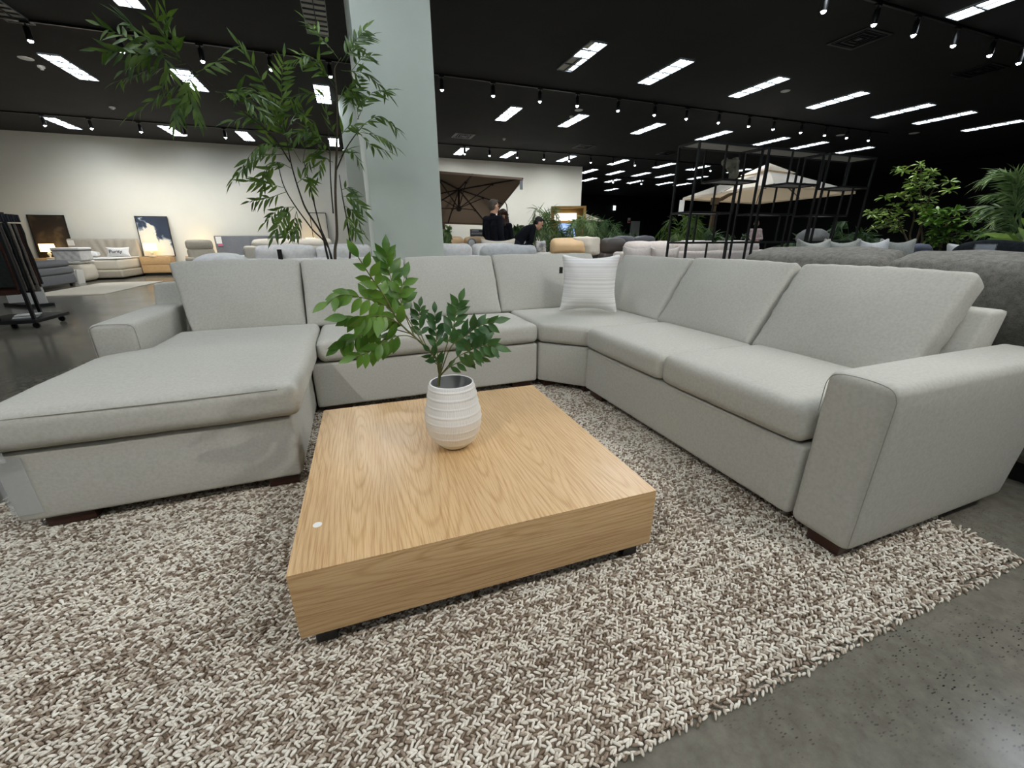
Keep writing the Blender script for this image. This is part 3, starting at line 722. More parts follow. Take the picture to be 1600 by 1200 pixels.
TREE_FRONDS = [
[(0.101, 4.42, 2.499), (0.223, 4.435, 2.653), (0.333, 4.449, 2.776)] ,
[(0.086, 4.42, 2.512), (-0.013, 4.458, 2.646), (-0.133, 4.497, 2.781)] ,
[(0.125, 4.42, 2.486), (0.241, 4.469, 2.652), (0.386, 4.518, 2.757)] ,
[(0.093, 4.42, 2.437), (0.306, 4.498, 2.454), (0.492, 4.577, 2.331)] ,
[(0.163, 4.42, 2.445), (0.19, 4.458, 2.319), (0.114, 4.496, 2.209)] ,
[(0.178, 4.42, 2.082), (0.325, 4.494, 2.31), (0.525, 4.569, 2.383)] ,
[(0.179, 4.42, 2.016), (0.366, 4.316, 2.098), (0.508, 4.212, 1.972)] ,
[(0.193, 4.42, 1.984), (0.356, 4.403, 1.958), (0.488, 4.386, 1.878)] ,
[(0.175, 4.42, 1.983), (0.279, 4.499, 1.902), (0.436, 4.577, 1.872)] ,
[(0.18, 4.42, 2.447), (0.281, 4.44, 2.557), (0.355, 4.46, 2.587)] ,
[(0.187, 4.42, 2.083), (0.195, 4.49, 2.28), (0.257, 4.56, 2.483)] ,
[(0.04, 4.42, 2.293), (-0.127, 4.333, 2.473), (-0.311, 4.245, 2.381)] ,
[(0.011, 4.42, 2.212), (-0.186, 4.404, 2.236), (-0.389, 4.388, 2.167)] ,
[(-0.424, 4.42, 1.986), (-0.509, 4.359, 2.251), (-0.63, 4.299, 2.483)] ,
[(-0.432, 4.42, 2.033), (-0.587, 4.419, 2.216), (-0.762, 4.418, 2.169)] ,
[(-0.498, 4.42, 1.838), (-0.622, 4.425, 2.034), (-0.831, 4.43, 1.987)] ,
[(-0.421, 4.42, 1.81), (-0.613, 4.313, 1.811), (-0.845, 4.205, 1.519)] ,
[(-0.427, 4.42, 1.777), (-0.652, 4.353, 1.721), (-0.84, 4.287, 1.56)] ,
[(-0.506, 4.42, 1.506), (-0.626, 4.366, 1.529), (-0.75, 4.312, 1.535)] ,
[(-0.495, 4.42, 1.472), (-0.666, 4.493, 1.421), (-0.818, 4.567, 1.397)] ,
[(-0.447, 4.42, 1.351), (-0.576, 4.463, 1.334), (-0.723, 4.506, 1.217)] ,
[(-0.447, 4.42, 1.351), (-0.558, 4.342, 1.239), (-0.639, 4.264, 1.097)] ,
[(-0.435, 4.42, 1.316), (-0.496, 4.469, 1.191), (-0.571, 4.519, 1.098)] ,
[(-0.435, 4.42, 1.316), (-0.43, 4.338, 1.187), (-0.467, 4.256, 1.114)] ,
[(-0.336, 4.42, 1.716), (-0.433, 4.433, 1.941), (-0.505, 4.447, 2.095)] ,
[(-0.319, 4.42, 1.717), (-0.238, 4.335, 1.967), (-0.253, 4.251, 2.129)] ,
[(-0.086, 4.42, 1.831), (-0.209, 4.31, 1.932), (-0.332, 4.201, 1.901)] ,
[(-0.082, 4.42, 1.798), (-0.185, 4.484, 1.836), (-0.307, 4.549, 1.703)] ,
[(-0.014, 4.42, 1.903), (-0.06, 4.352, 2.047), (-0.063, 4.284, 2.124)] ,
[(-0.003, 4.42, 1.92), (0.107, 4.353, 2.013), (0.192, 4.286, 1.989)] ,
[(-0.015, 4.42, 1.768), (0.087, 4.506, 1.857), (0.161, 4.593, 1.769)] ,
[(-0.073, 4.42, 1.73), (-0.159, 4.484, 1.77), (-0.222, 4.549, 1.619)] ,
[(-0.039, 4.42, 1.451), (0.051, 4.368, 1.431), (0.149, 4.316, 1.32)] ,
[(-0.03, 4.42, 1.378), (0.055, 4.502, 1.311), (0.124, 4.585, 1.139)] ,
[(-0.028, 4.42, 1.323), (0.004, 4.418, 1.212), (0.059, 4.416, 1.117)] ,
[(-0.032, 4.42, 1.505), (0.045, 4.446, 1.528), (0.088, 4.471, 1.496)] ,
[(-0.973, 4.05, 2.255), (-0.975, 3.981, 2.364), (-0.961, 3.912, 2.501)] ,
[(-0.973, 4.05, 2.255), (-1.218, 4.128, 2.361), (-1.435, 4.206, 2.457)] ,
[(-0.994, 4.05, 2.271), (-1.243, 4.078, 2.281), (-1.457, 4.106, 2.282)] ,
[(-0.95, 4.05, 2.245), (-1.198, 4.133, 2.205), (-1.443, 4.217, 2.134)] ,
[(-0.886, 4.05, 2.189), (-1.123, 4.119, 2.081), (-1.415, 4.187, 1.913)] ,
[(-0.92, 4.05, 2.211), (-1.014, 4.0, 2.008), (-1.073, 3.95, 1.848)] ,
[(-0.897, 4.05, 2.2), (-0.772, 4.012, 2.253), (-0.672, 3.974, 2.315)] ,
[(-0.98, 4.05, 2.279), (-1.016, 3.973, 2.38), (-1.027, 3.896, 2.463)] ,
[(-0.991, 4.05, 2.283), (-1.126, 3.969, 2.352), (-1.195, 3.888, 2.403)] ,
[(-0.802, 4.05, 2.094), (-0.627, 3.953, 2.058), (-0.485, 3.856, 1.927)] ,
[(-0.754, 4.05, 2.072), (-0.602, 4.0, 2.1), (-0.465, 3.951, 2.046)] ,
[(-0.413, 4.42, 1.956), (-0.396, 4.431, 2.253), (-0.342, 4.441, 2.483)] ,
[(-0.416, 4.42, 1.939), (-0.304, 4.311, 2.049), (-0.205, 4.201, 2.001)] ,
[(0.031, 4.42, 2.354), (-0.061, 4.446, 2.428), (-0.212, 4.471, 2.523)] ,
[(-0.527, 4.42, 1.673), (-0.61, 4.378, 1.63), (-0.66, 4.335, 1.492)] ,
[(-0.92, 4.05, 2.211), (-0.957, 4.002, 2.04), (-0.926, 3.954, 1.887)] ,
[(-1.084, 4.05, 2.303), (-1.211, 4.104, 2.256), (-1.355, 4.157, 2.195)] ,
[(-1.084, 4.05, 2.303), (-1.058, 4.036, 2.191), (-1.135, 4.022, 2.053)] ,
[(-0.41, 4.42, 1.876), (-0.46, 4.373, 2.02), (-0.402, 4.326, 2.135)] ,
[(-0.412, 4.42, 1.662), (-0.536, 4.406, 1.704), (-0.667, 4.392, 1.597)] ,
[(-0.398, 4.42, 1.544), (-0.305, 4.451, 1.603), (-0.291, 4.482, 1.485)] ,
[(0.026, 4.42, 2.198), (0.124, 4.321, 2.274), (0.235, 4.223, 2.213)] ,
]

# ------------------------------------------------------------------ greenery in the vase
CAMV = V3((-0.2, -0.9, 0.5)).normalized()      # leaves turn their faces out towards the room and up to the lights
def pinnate(fo, st, pts, L, Wd, pairs, t0=0.15, rad=(0.003, 0.0012), kind='ovate', up=None, droop=0.0, spread=0.9, curl=0.42, jit=0.36, term=True):
    n = 30; S = spline(pts, n)
    st.tube(S, [rad[0] + (rad[1] - rad[0]) * i / n for i in range(n + 1)], 6)
    up = up or CAMV
    k = 0
    for q in range(pairs):
        for sgn in (-1, 1):
            t = t0 + (0.97 - t0) * (q + (0.25 if sgn > 0 else 0.0)) / pairs
            i = min(n - 1, int(t * n)); p = S[i].lerp(S[i + 1], t * n - i)
            tg = (S[i + 1] - S[i]).normalized()
            nn = (up + V3((random.gauss(0, jit), random.gauss(0, jit), random.gauss(0, jit))))
            nn = (nn - tg * nn.dot(tg)).normalized()
            side = tg.cross(nn) * sgn
            a = spread + random.gauss(0, 0.12) - 0.25 * t
            d = tg * math.cos(a) + side * math.sin(a) + V3((0, 0, -droop)) + nn * random.gauss(0.05, 0.15)
            sz = L * (0.78 + 0.3 * math.sin(PI * min(1, t * 0.9 + 0.1))) * random.uniform(0.88, 1.1)
            fo.leaf(p, d, nn, sz, Wd * sz / L, curl + random.gauss(0, 0.1), 0.22, kind)
    if term:
        tg = (S[-1] - S[-2]).normalized()
        nn = (up - tg * up.dot(tg)).normalized()
        fo.leaf(S[-1], tg, nn, L * 0.95, Wd * 0.9, curl, 0.22, kind)

VB = VASE_BRANCHES
def branch_thing(label, keys, base, mat, matg):
    t = thing('leafy_branch', label, 'branch', base)
    fo, st = MB(), MB()
    for k, L, pairs, t0, drp in keys:
        pts = [V3(p) - V3(base) for p in VB[k]]
        pinnate(fo, st, pts, L, L * 0.44, pairs, t0, (0.0056, 0.0018) if k == 'm' else (0.0024, 0.001), droop=drp)
    st.build('stem', M_GSTEM, t); fo.build('foliage', mat, t, sharp=180)
base = VB['m'][0]
branch_thing('tall leafy green branch arching left out of the white vase',
             [('m', 0.066, 7, 0.60, 0.15), ('b2', 0.060, 7, 0.15, 0.45), ('b3', 0.072, 8, 0.15, 0.9), ('b4', 0.062, 7, 0.35, 0.4), ('b4b', 0.072, 7, 0.35, 0.65), ('b5', 0.070, 7, 0.40, 0.1), ('b5b', 0.070, 5, 0.45, 0.35)], base, M_LEAF, None)
base = VB['c4'][0]
branch_thing('short bushy leafy branch on the right side of the white vase',
             [('c1', 0.050, 6, 0.35, 0.1), ('c6', 0.044, 6, 0.3, 0.1), ('c2', 0.060, 7, 0.3, 0.15), ('c3', 0.064, 8, 0.3, 0.3), ('c4', 0.062, 8, 0.3, 0.45), ('c5', 0.046, 6, 0.25, 0.35), ('c7', 0.046, 4, 0.3, 0.2)], base, M_LEAF2, None)

# ------------------------------------------------------------------ tall slender-leaved tree behind the sofa
TB = V3((-0.19, 4.40, 0))
tree = thing('potted_tree', 'tall faux tree with slender drooping leaves standing behind the sofa by the pillar', 'tree', TB)
MB().lathe([(0.15, 0.0), (0.16, 0.02), (0.19, 0.36), (0.195, 0.4), (0.175, 0.4), (0.17, 0.36)], n=28).build('planter', M_POT, tree)
MB().lathe([(0.0, 0.34), (0.168, 0.34), (0.17, 0.345), (0.0, 0.36)], n=24).build('soil', M_SOIL, tree)
roots = {0: 1, 1: 1, 2: 1, 4: 1, 5: 1}
for i, s in enumerate(TREE_STEMS):
    pts = [V3(p) - TB for p in s]
    mb = MB()
    if i in roots:
        pts = [V3((0.03 * math.cos(i * 2.1), 0.03 * math.sin(i * 2.1), 0.34))] + pts
    r0 = (0.011, 0.010, 0.015, 0.006, 0.011, 0.008, 0.006, 0.006)[i]
    S = spline(pts, 40)
    mb.tube(S, [r0 + (0.003 - r0) * k / 40 for k in range(41)], 8)
    mb.build('stem', M_TWIG if i != 2 else M_STEM, tree)
for i, s in enumerate(TREE_FRONDS):
    pts = [V3(p) - TB for p in s]
    fo = MB()
    Ln = sum((a - b).length for a, b in zip(pts, pts[1:]))
    pr = max(5, min(9, int(Ln / 0.045)))
    upv = V3((random.gauss(0, 0.5), random.gauss(-0.7, 0.4), random.gauss(0.7, 0.4)))
    pinnate(fo, fo, pts, 0.125, 0.026, pr, 0.2, (0.0026, 0.001), 'lance', up=upv, droop=0.28, spread=0.85, curl=0.3, jit=0.35)
    fo.build('frond', M_LANCE, tree, sharp=180)

# ------------------------------------------------------------------ recessed ceiling lights
def make_troffer(kind):
    t = thing('ceiling_light', '', 'ceiling light')
    fr = MB()
    for s in (-1, 1):
        fr.box((s * 0.1475, 0, 0.0), (0.007, 1.2, 0.02)); fr.box((0, s * 0.597, 0.0), (0.288, 0.007, 0.02))
    fr.build('frame', M_LOUVRE, t, smooth=False)
    if kind == 'half':
        MB().box((-0.035, 0.3, 0.006), (0.215, 0.585, 0.004)).build('diffuser', M_DIM, t, smooth=False, label='unlit grey end of the diffuser')
        MB().box((0.0, -0.16, 0.006), (0.284, 0.3, 0.004)).build('diffuser', M_TROFFER, t, smooth=False)
        MB().box((0.107, 0.28, 0.006), (0.066, 0.545, 0.004)).build('diffuser', M_TROFFER, t, smooth=False)
        MB().box((0.05, -0.46, 0.006), (0.18, 0.265, 0.004)).build('diffuser', M_TROFFER, t, smooth=False)
        MB().box((-0.095, -0.46, 0.006), (0.10, 0.265, 0.004)).build('diffuser', M_DIM, t, smooth=False, label='unlit grey corner of the diffuser')
    else:
        MB().box((0, 0, 0.006), (0.288, 1.187, 0.004)).build('diffuser', M_DIM if kind == 'off' else M_TROFFER, t, smooth=False)
    lv = MB()
    lv.box((0, 0, -0.004), (0.014, 1.187, 0.014))
    for k in range(1, 4 if kind != 'off' else 8): lv.box((0, -0.594 + 1.187 * k / (4 if kind != 'off' else 8), -0.004), (0.288, 0.024, 0.014))
    lv.build('louvre', M_CELL, t, smooth=False)
    return t
ZT = 3.988
ORD = ['first', 'second', 'third', 'fourth', 'fifth', 'sixth', 'seventh', 'eighth', 'ninth', 'tenth', 'eleventh', 'twelfth', 'thirteenth', 'fourteenth', 'fifteenth']
t_on, t_off, t_half = make_troffer('on'), make_troffer('off'), make_troffer('half')
used_t = {}
def troffer(x, y, label, kind='on', group='recessed ceiling light panels'):
    src = {'on': t_on, 'off': t_off, 'half': t_half}[kind]
    if kind not in used_t:
        used_t[kind] = 1; src.location = (x, y, ZT); tag(src, label, None, group); return src
    return dup(src, (x, y, ZT), None, label, group)
troffer(4.03, 7.44, 'half-lit ceiling light panel with a grey unlit end, right of the near pillar', 'half')
troffer(-0.10, 7.47, 'unlit ceiling light panel beside the top of the near pillar', 'off')
troffer(-4.02, 8.53, 'unlit cream ceiling panel at the top left corner above the track', 'off')
for i, x in enumerate((5.83, 8.18, 10.58, 12.95, 14.68, 16.97)):
    troffer(x, 7.49, 'lit ceiling light panel, %s right of the half-lit one' % ORD[i])
troffer(-2.35, 7.47, 'lit ceiling light panel cut by the top of the picture above the tree')
for i, (x, lb) in enumerate(((-4.35, 'lit ceiling light panel by two white discs, left of the tree'), (-2.55, 'lit ceiling light panel half hidden by the left fronds of the tree'), (-0.2, 'lit ceiling light panel behind the tree beside the far pillar'))):
    troffer(x, 10.96, lb)
for i, x in enumerate((4.0, 5.8, 8.16, 10.55, 12.88, 14.63, 16.92)):
    troffer(x, 10.97, 'lit ceiling light panel, %s from the pillar, past the front track' % ORD[i])
for i, x in enumerate((-6.77, -4.38, -2.58)):
    troffer(x, 15.72, 'lit ceiling panel, %s from the left along the bed wall' % ORD[i])
troffer(-0.15, 15.72, 'lit ceiling light panel behind the tree in the row along the white wall')
for i, x in enumerate((3.98, 5.74, 8.1, 10.44, 12.72, 14.53, 16.9)):
    troffer(x, 15.74, 'lit ceiling panel, %s from the pillar along the umbrella wall' % ORD[i])
for i, x in enumerate((10.5, 11.9, 13.35, 14.76, 16.8)):
    troffer(x, 18.12, 'small far ceiling panel, %s from left, first row past the white wall' % ORD[i])
for i, x in enumerate((11.9, 13.33, 14.74, 16.72, 17.96)):
    troffer(x, 20.47, 'small far ceiling panel, %s from left, second row past the white wall' % ORD[i])
troffer(15.56, 23.96, 'farthest small ceiling light panel, alone in the last row')
troffer(8.3, 3.9, 'lit ceiling light panel cut by the top right edge above the spotlight track')
for x in (-4.4, -2.4, -0.1, 1.9, 4.0, 5.8, 10.6):
    for y in (3.9, 0.3): troffer(x, y, 'lit ceiling light panel above the seating, outside the picture', 'on', 'ceiling panels outside the picture')
for x in (-4.4, -0.1, 4.0, 8.3):
    troffer(x, -3.4, 'lit ceiling light panel above the seating, outside the picture', 'on', 'ceiling panels outside the picture')

# ------------------------------------------------------------------ track lighting
def rail(label, x0, x1, y, rz=None):
    o = MB().box(((x0 + x1) / 2, y, 3.985), (x1 - x0, 0.035, 0.03)).build('lighting_track', M_BLACKP, None, smooth=False)
    return tag(o, label, 'track')
rail('long black lighting track crossing the ceiling in front of the pillar, holding spotlights', -7.0, 15.2, 9.0)
rail('black lighting track at the top right of the ceiling, nearest the sofa', -4.2, 11.2, 4.58)
rail('black lighting track along the white wall with the bed and the umbrella', -8.2, 14.9, 14.8)
rail('black lighting track over the near edge of the rug, behind the photographer', -4.0, 7.0, -0.9)
rail('short far black lighting track past the white wall', 10.2, 17.2, 19.3)
def make_spot():
    t = thing('track_spotlight', '', 'spotlight')
    MB().box((0, 0, -0.012), (0.10, 0.034, 0.024)).build('adapter', M_BLACKP, t, smooth=False)
    MB().tube([(0, 0, -0.02), (0, 0, -0.07)], 0.011, 8).build('stem', M_BLACKP, t)
    MB().lathe([(0.030, -0.225), (0.036, -0.225), (0.037, -0.22), (0.037, -0.065), (0.034, -0.06), (0.0, -0.06)], n=20).build('barrel', M_BLACKP, t)
    MB().lathe([(0.0, -0.250), (0.014, -0.247), (0.024, -0.238), (0.030, -0.225), (0.030, -0.217), (0.0, -0.217)], n=20).build('lens', M_LAMPEND, t, label='glowing white lens')
    return t
spot0 = make_spot(); nsp = [0]
def spot(x, y, label, group):
    nsp[0] += 1
    if nsp[0] == 1:
        spot0.location = (x, y, 3.972); tag(spot0, label, None, group); return spot0
    return dup(spot0, (x, y, 3.972), None, label, group)
for i, x in enumerate((1.95, 2.97, 3.98, 4.85, 5.87, 6.85, 7.77, 8.76, 9.75, 10.6, 11.62, 12.56, 13.47, 14.42)):
    spot(x, 9.0, 'black spotlight on the long front track, %s to the right of the pillar' % ORD[i], 'spotlights on the long front track')
for x, lb in ((-3.93, 'black spotlight below the cream ceiling panel at the top left'), (-2.89, 'black spotlight glowing through the left tip of the tree fronds'), (-1.87, 'black spotlight above the left tree fronds, next to the gap in the leaves'), (-0.91, 'black spotlight on the ceiling between the two halves of the tree'), (0.0, 'black spotlight mostly hidden by leaves at the pillar')):
    spot(x, 9.0, lb, 'spotlights on the long front track')
for i, x in enumerate((-6.72, -5.82, -4.81, -3.84, -2.92)):
    spot(x, 14.8, 'small black spotlight above the bed wall, %s from the left' % ORD[i], 'spotlights along the bed wall')
for i, x in enumerate((3.86, 4.72, 5.72, 6.74, 7.74, 8.64, 9.61, 10.59, 11.56, 13.46, 14.35)):
    spot(x, 14.8, 'small black spotlight above the umbrella wall, %s to the right of the pillar' % ORD[i], 'spotlights along the umbrella wall')
for i, x in enumerate((4.84, 5.88, 6.86, 7.72, 8.68, 9.66, 10.52)):
    spot(x, 4.58, 'large black spotlight at the top right, %s from the left on the nearest track' % ORD[i], 'spotlights on the nearest track')
for i, x in enumerate((12.6, 13.6, 14.3, 15.4)):
    spot(x, 19.3, 'tiny far spotlight past the white wall, %s from the left' % ORD[i], 'far spotlights')
for x, y in ((1.9, 4.58), (2.85, 4.58), (3.8, 4.58), (-1.5, 4.58), (-3.2, 4.58), (-2.2, -0.9), (-1.0, -0.9), (0.2, -0.9), (1.4, -0.9), (2.7, -0.9), (4.2, -0.9)):  # unseen heads, added as fill apart from those inferred from shadows
    spot(x, y, 'unseen black spotlight outside the picture, above the sectional', 'spotlights outside the picture')

# air vents, sensors and speakers set in the ceiling
def vent(x, y, label):
    t = thing('air_vent', label, 'vent', (x, y, 3.995), 0, 'black square ceiling vents')
    fr = MB()
    for s in (-1, 1):
        fr.box((s * 0.28, 0, 0), (0.04, 0.6, 0.02)); fr.box((0, s * 0.28, 0), (0.52, 0.04, 0.02))
    fr.build('frame', M_BLACK, t, smooth=False)
    sl = MB()
    for k in range(3):
        d = 0.23 - 0.07 * k
        for s in (-1, 1):
            sl.box((s * d, 0, -0.004), (0.012, 2 * d, 0.014)); sl.box((0, s * d, -0.004), (2 * d, 0.012, 0.014))
    sl.box((0, 0, -0.004), (0.09, 0.09, 0.01))
    sl.build('louvre', M_BLACKP, t, smooth=False)
for x, y, lb in ((7.78, 5.37, 'black square air vent behind the nearest spotlights'), (11.3, 5.44, 'black square air vent at the right edge of the ceiling'), (3.51, 13.54, 'black square air vent close to the pillar above the brown umbrella'), (7.67, 13.66, 'black square air vent above the right end of the white wall'), (11.08, 13.59, 'black square air vent above the left end of the shelf')):
    vent(x, y, lb)
def disc(x, y, r, label, name='ceiling_speaker', cat='speaker', drop=0.0):
    if drop:
        o = MB().lathe([(0.0, -drop), (r * 0.45, -drop), (r * 0.6, -drop * 0.6), (r, -drop * 0.5), (r, 0.0), (0, 0)], (x, y, 4.0), 20).build(name, M_WHITE, None)
    else:
        o = MB().lathe([(0.0, -0.012), (r * 0.85, -0.012), (r, -0.006), (r, 0.0), (0, 0)], (x, y, 4.0), 24).build(name, M_WHITE, None)
    tag(o, label, cat)
disc(-4.82, 10.72, 0.10, 'white round ceiling speaker, larger of two discs left of the light panel')
disc(-4.80, 11.06, 0.05, 'small white smoke detector beside the round ceiling speaker', 'smoke_detector', 'detector', 0.06)
disc(-4.84, 13.58, 0.06, 'small white smoke detector below the left tree fronds', 'smoke_detector', 'detector', 0.05)
disc(5.50, 10.12, 0.10, 'white round ceiling speaker above a light panel right of the pillar')
disc(5.57, 10.61, 0.05, 'small white smoke detector touching a light panel right of the pillar', 'smoke_detector', 'detector', 0.06)
disc(4.77, 13.44, 0.05, 'small white smoke detector above the brown umbrella', 'smoke_detector', 'detector', 0.06)
disc(8.94, 7.46, 0.09, 'white round ceiling speaker between two light panels right of centre')
disc(15.98, 8.76, 0.12, 'white round ceiling speaker at the far right before the black wall')
disc(14.16, 9.66, 0.11, 'white round ceiling speaker near the right end of the long front track')
# ------------------------------------------------------------------ fabrics of the showroom around
F_GREY = fabric('charcoal_tweed', (140, 137, 130), (92, 90, 84), 260, 40, 0.6)
F_QUILT = fabric('pale_grey_quilting', (226, 226, 225), (204, 204, 205), 30, 12, 0.5)
F_CREAM = fabric('cream_upholstery', (226, 220, 206), (206, 199, 184))
F_BLUSH = fabric('ivory_boucle', (240, 230, 222), (216, 204, 196), 180, 40, 0.6)
F_SAGE = fabric('soft_grey_cloth', (190, 192, 184), (160, 162, 154))
F_NAVY = fabric('slate_blue_cloth', (84, 90, 104), (60, 64, 78))
F_SLATE = fabric('mid_grey_upholstery', (128, 130, 134), (104, 106, 110))
F_TAUPE = fabric('greige_bed_linen', (184, 178, 164), (158, 151, 138))
F_DOME = fabric('black_boucle', (46, 50, 54), (24, 27, 30), 180, 40, 0.6)
F_WHITE = fabric('white_bedding', (238, 238, 236), (216, 216, 214), 120, 30, 0.3)
L_TAN = simple('tan_leather', (226, 192, 146), 0.45, var=0.12, vscale=6, bump=0.15, bscale=300)
L_BROWN = simple('dark_taupe_leather', (84, 78, 74), 0.35, var=0.15, vscale=5, bump=0.1, bscale=300)
L_DARK = simple('graphite_leather', (98, 98, 100), 0.35, var=0.15, vscale=5, bump=0.1, bscale=300)

def sb(mb, lo, hi, r, n=(4, 4, 3), bulge=(0, 0, 0), M=None, fold=0.0, fn=None, seed=0):
    c = Matrix.Translation([(a + b) / 2 for a, b in zip(lo, hi)])
    mb.soft([b - a for a, b in zip(lo, hi)], r, n, bulge, (M @ c) if M else c, fold, 5.0, fn, seed); return mb

def couch(label, loc, rz, W, mat, seats=2, D=0.92, hb=0.78, hc=0.96, arm_h=0.62, arm_w=0.2, plinth=False, roll=0.0, group=None, name='sofa', arms=(1, 1), cush=None):
    """sofa facing its local -y, back on +y"""
    t = thing(name, label, 'sofa', loc, rz, group)
    a0, a1 = arm_w * arms[0], arm_w * arms[1]
    sb(MB(), (-W / 2, -D / 2 + 0.02, 0.09), (W / 2, D / 2 - 0.03, 0.32), 0.02).build('base', mat, t)
    bf = MB()
    sb(bf, (-W / 2, D / 2 - 0.22, 0.1), (W / 2, D / 2, hb), 0.05, (8, 3, 6), (0, (0, 0.02), 0)); bf.build('back_frame', mat, t)
    if arms[0]: sb(MB(), (-W / 2, -D / 2, 0.09), (-W / 2 + arm_w, D / 2 - 0.1, arm_h), 0.05).build('armrest', mat, t)
    if arms[1]: sb(MB(), (W / 2 - arm_w, -D / 2, 0.09), (W / 2, D / 2 - 0.1, arm_h), 0.05).build('armrest', mat, t)
    w = (W - a0 - a1) / seats
    for i in range(seats):
        x0 = -W / 2 + a0 + i * w
        sb(MB(), (x0 + 0.006, -D / 2, 0.325), (x0 + w - 0.006, D / 2 - 0.23, 0.47), 0.045, (6, 6, 3), (0, 0, 0.012), seed=i).build('seat_cushion', cush or mat, t)
        M = TR(0, D / 2 - 0.30 + roll, 0.0) @ Matrix.Rotation(math.radians(-14), 4, 'X')
        sb(MB(), (x0 + 0.004, -0.20, 0.46), (x0 + w - 0.004, 0.02 + roll, hc + 0.03), 0.075 if not roll else 0.055, (10, 4, 8), (0.004, 0.05, 0.012), M, 0.012, None, i + int(W * 10)).build('back_cushion', cush or mat, t)
    if plinth:
        MB().box((0, 0, 0.045), (W - 0.06, D - 0.1, 0.09)).build('plinth', M_BLACKP, t, smooth=False)
    else:
        for sx in (-1, 1):
            for sy in (-1, 1):
                MB().box((sx * (W / 2 - 0.08), sy * (D / 2 - 0.1), 0.045), (0.05, 0.05, 0.09)).build('foot', M_BLACK, t, smooth=False)
    return t

# grey tweed sofa directly behind the right run (we see its back)
couch('charcoal grey tweed sofa seen from behind, at the right behind the sectional', (3.20, 1.425, 0), PI / 2, 1.96, F_GREY, 2, 0.96, 0.78, 0.972, 0.62, 0.1, True, 0.07)
# pale quilted sofa behind the left run
qs = couch('pale grey quilted sofa seen from behind, passing behind the pillar and tree', (0.64, 6.85, 0), PI, 4.14, F_QUILT, 5, 0.95, 0.84, 0.975, 0.62, 0.2)
MB().box((1.55, 0.495, 0.89), (0.055, 0.012, 0.13)).build('strap', M_BLACKP, qs, smooth=False, label='dark vertical strap tag')
couch('rounded pale grey sofa back just behind the corner of the sectional', (2.05, 5.65, 0), PI - 0.35, 0.86, F_QUILT, 1, 0.9, 0.8, 0.96, 0.6, 0.05)
ot = thing('ottoman', 'rounded pale grey quilted ottoman behind the left end of the sectional', 'ottoman', (-1.28, 5.15, 0))
sb(MB(), (-0.24, -0.3, 0.05), (0.24, 0.3, 0.90), 0.12, (6, 6, 6), (0.02, 0.02, 0.05)).build('body', F_QUILT, ot)
for sx in (-1, 1):
    for sy in (-1, 1): MB().box((sx * 0.16, sy * 0.2, 0.03), (0.05, 0.05, 0.06)).build('foot', M_BLACK, ot, smooth=False)
couch('cream two-seat sofa beyond the quilted sofa, in front of the grey headboard', (-1.0, 8.95, 0), PI, 1.55, F_CREAM, 2, 0.9, 0.98, 1.06, 0.62, 0.12)

def recliner(label, loc, rz, mat, throw=None, W=0.86):
    t = thing('recliner', label, 'armchair', loc, rz)
    MB().box((0, -0.03, 0.03), (W - 0.1, 0.66, 0.06)).build('plinth', M_BLACKP, t, smooth=False)
    sb(MB(), (-W / 2, -0.42, 0.06), (W / 2, 0.36, 0.36), 0.04).build('base', mat, t)
    for s in (-1, 1):
        sb(MB(), (s * (W / 2 - 0.09) - 0.09, -0.44, 0.06), (s * (W / 2 - 0.09) + 0.09, 0.34, 0.62), 0.06, (4, 6, 6)).build('armrest', mat, t)
    sb(MB(), (-W / 2 + 0.18, -0.45, 0.36), (W / 2 - 0.18, 0.2, 0.49), 0.05, bulge=(0, 0, 0.02)).build('seat_cushion', mat, t)
    M = TR(0, 0.20, 0.42) @ Matrix.Rotation(math.radians(-14), 4, 'X')
    b = sb(MB(), (-W / 2 + 0.1, -0.05, 0), (W / 2 - 0.1, 0.15, 0.45), 0.07, (6, 3, 6), (0, 0.04, 0), M).build('backrest', mat, t)
    M = TR(0, 0.30, 0.82) @ Matrix.Rotation(math.radians(-8), 4, 'X')
    sb(MB(), (-W / 2 + 0.1, -0.07, 0), (W / 2 - 0.1, 0.13, 0.27), 0.09, (6, 3, 4), (0, 0.04, 0.01), M).build('headrest', mat, t)
    return t
recliner('greige fabric recliner left of the cream sofa, in front of a glowing lamp', (-3.98, 14.5, 0), 0.5, F_TAUPE)
couch('tan leather sofa beside the man in the black jumper', (1.95, 9.45, 0), PI, 2.3, L_TAN, 3, 0.95, 0.98, 1.10, 0.62, 0.15)
dk = thing('price_disc', 'round grey and white disc sign resting on the tan leather sofa', 'sign', (2.415, 8.955, 1.0))
MB().lathe([(0.0, 0.0), (0.098, 0.0), (0.10, 0.006), (0.098, 0.018), (0.0, 0.018)], n=32).build('rim', M_LOUVRE, dk)
MB().lathe([(0.0, 0.018), (0.066, 0.018), (0.064, 0.022), (0.0, 0.022)], n=32).build('face', M_WHITE, dk)
dk.rotation_euler = (math.radians(84), 0, -0.15)
recliner('tan leather recliner with a beige throw over its headrest', (3.58, 6.92, 0), PI - 0.25, L_TAN, W=0.84)
th = MB()
for k in range(1):
    sb(th, (-0.24, -0.02, 0.0), (0.24, 0.05, 0.29), 0.03, (10, 2, 8), (0.0, 0.03, 0.0), TR(3.79, 6.50, 0.83, PI - 0.45) @ Matrix.Rotation(math.radians(-14), 4, 'X'), 0.03, None, 4)
tag(th.build('throw_blanket', F_CREAM, None), 'crumpled beige throw draped over the tan recliner', 'blanket')
recliner('dark taupe leather recliner between the tan recliner and the grey leather sofa', (4.50, 7.20, 0), PI + 0.2, L_BROWN, W=0.76)
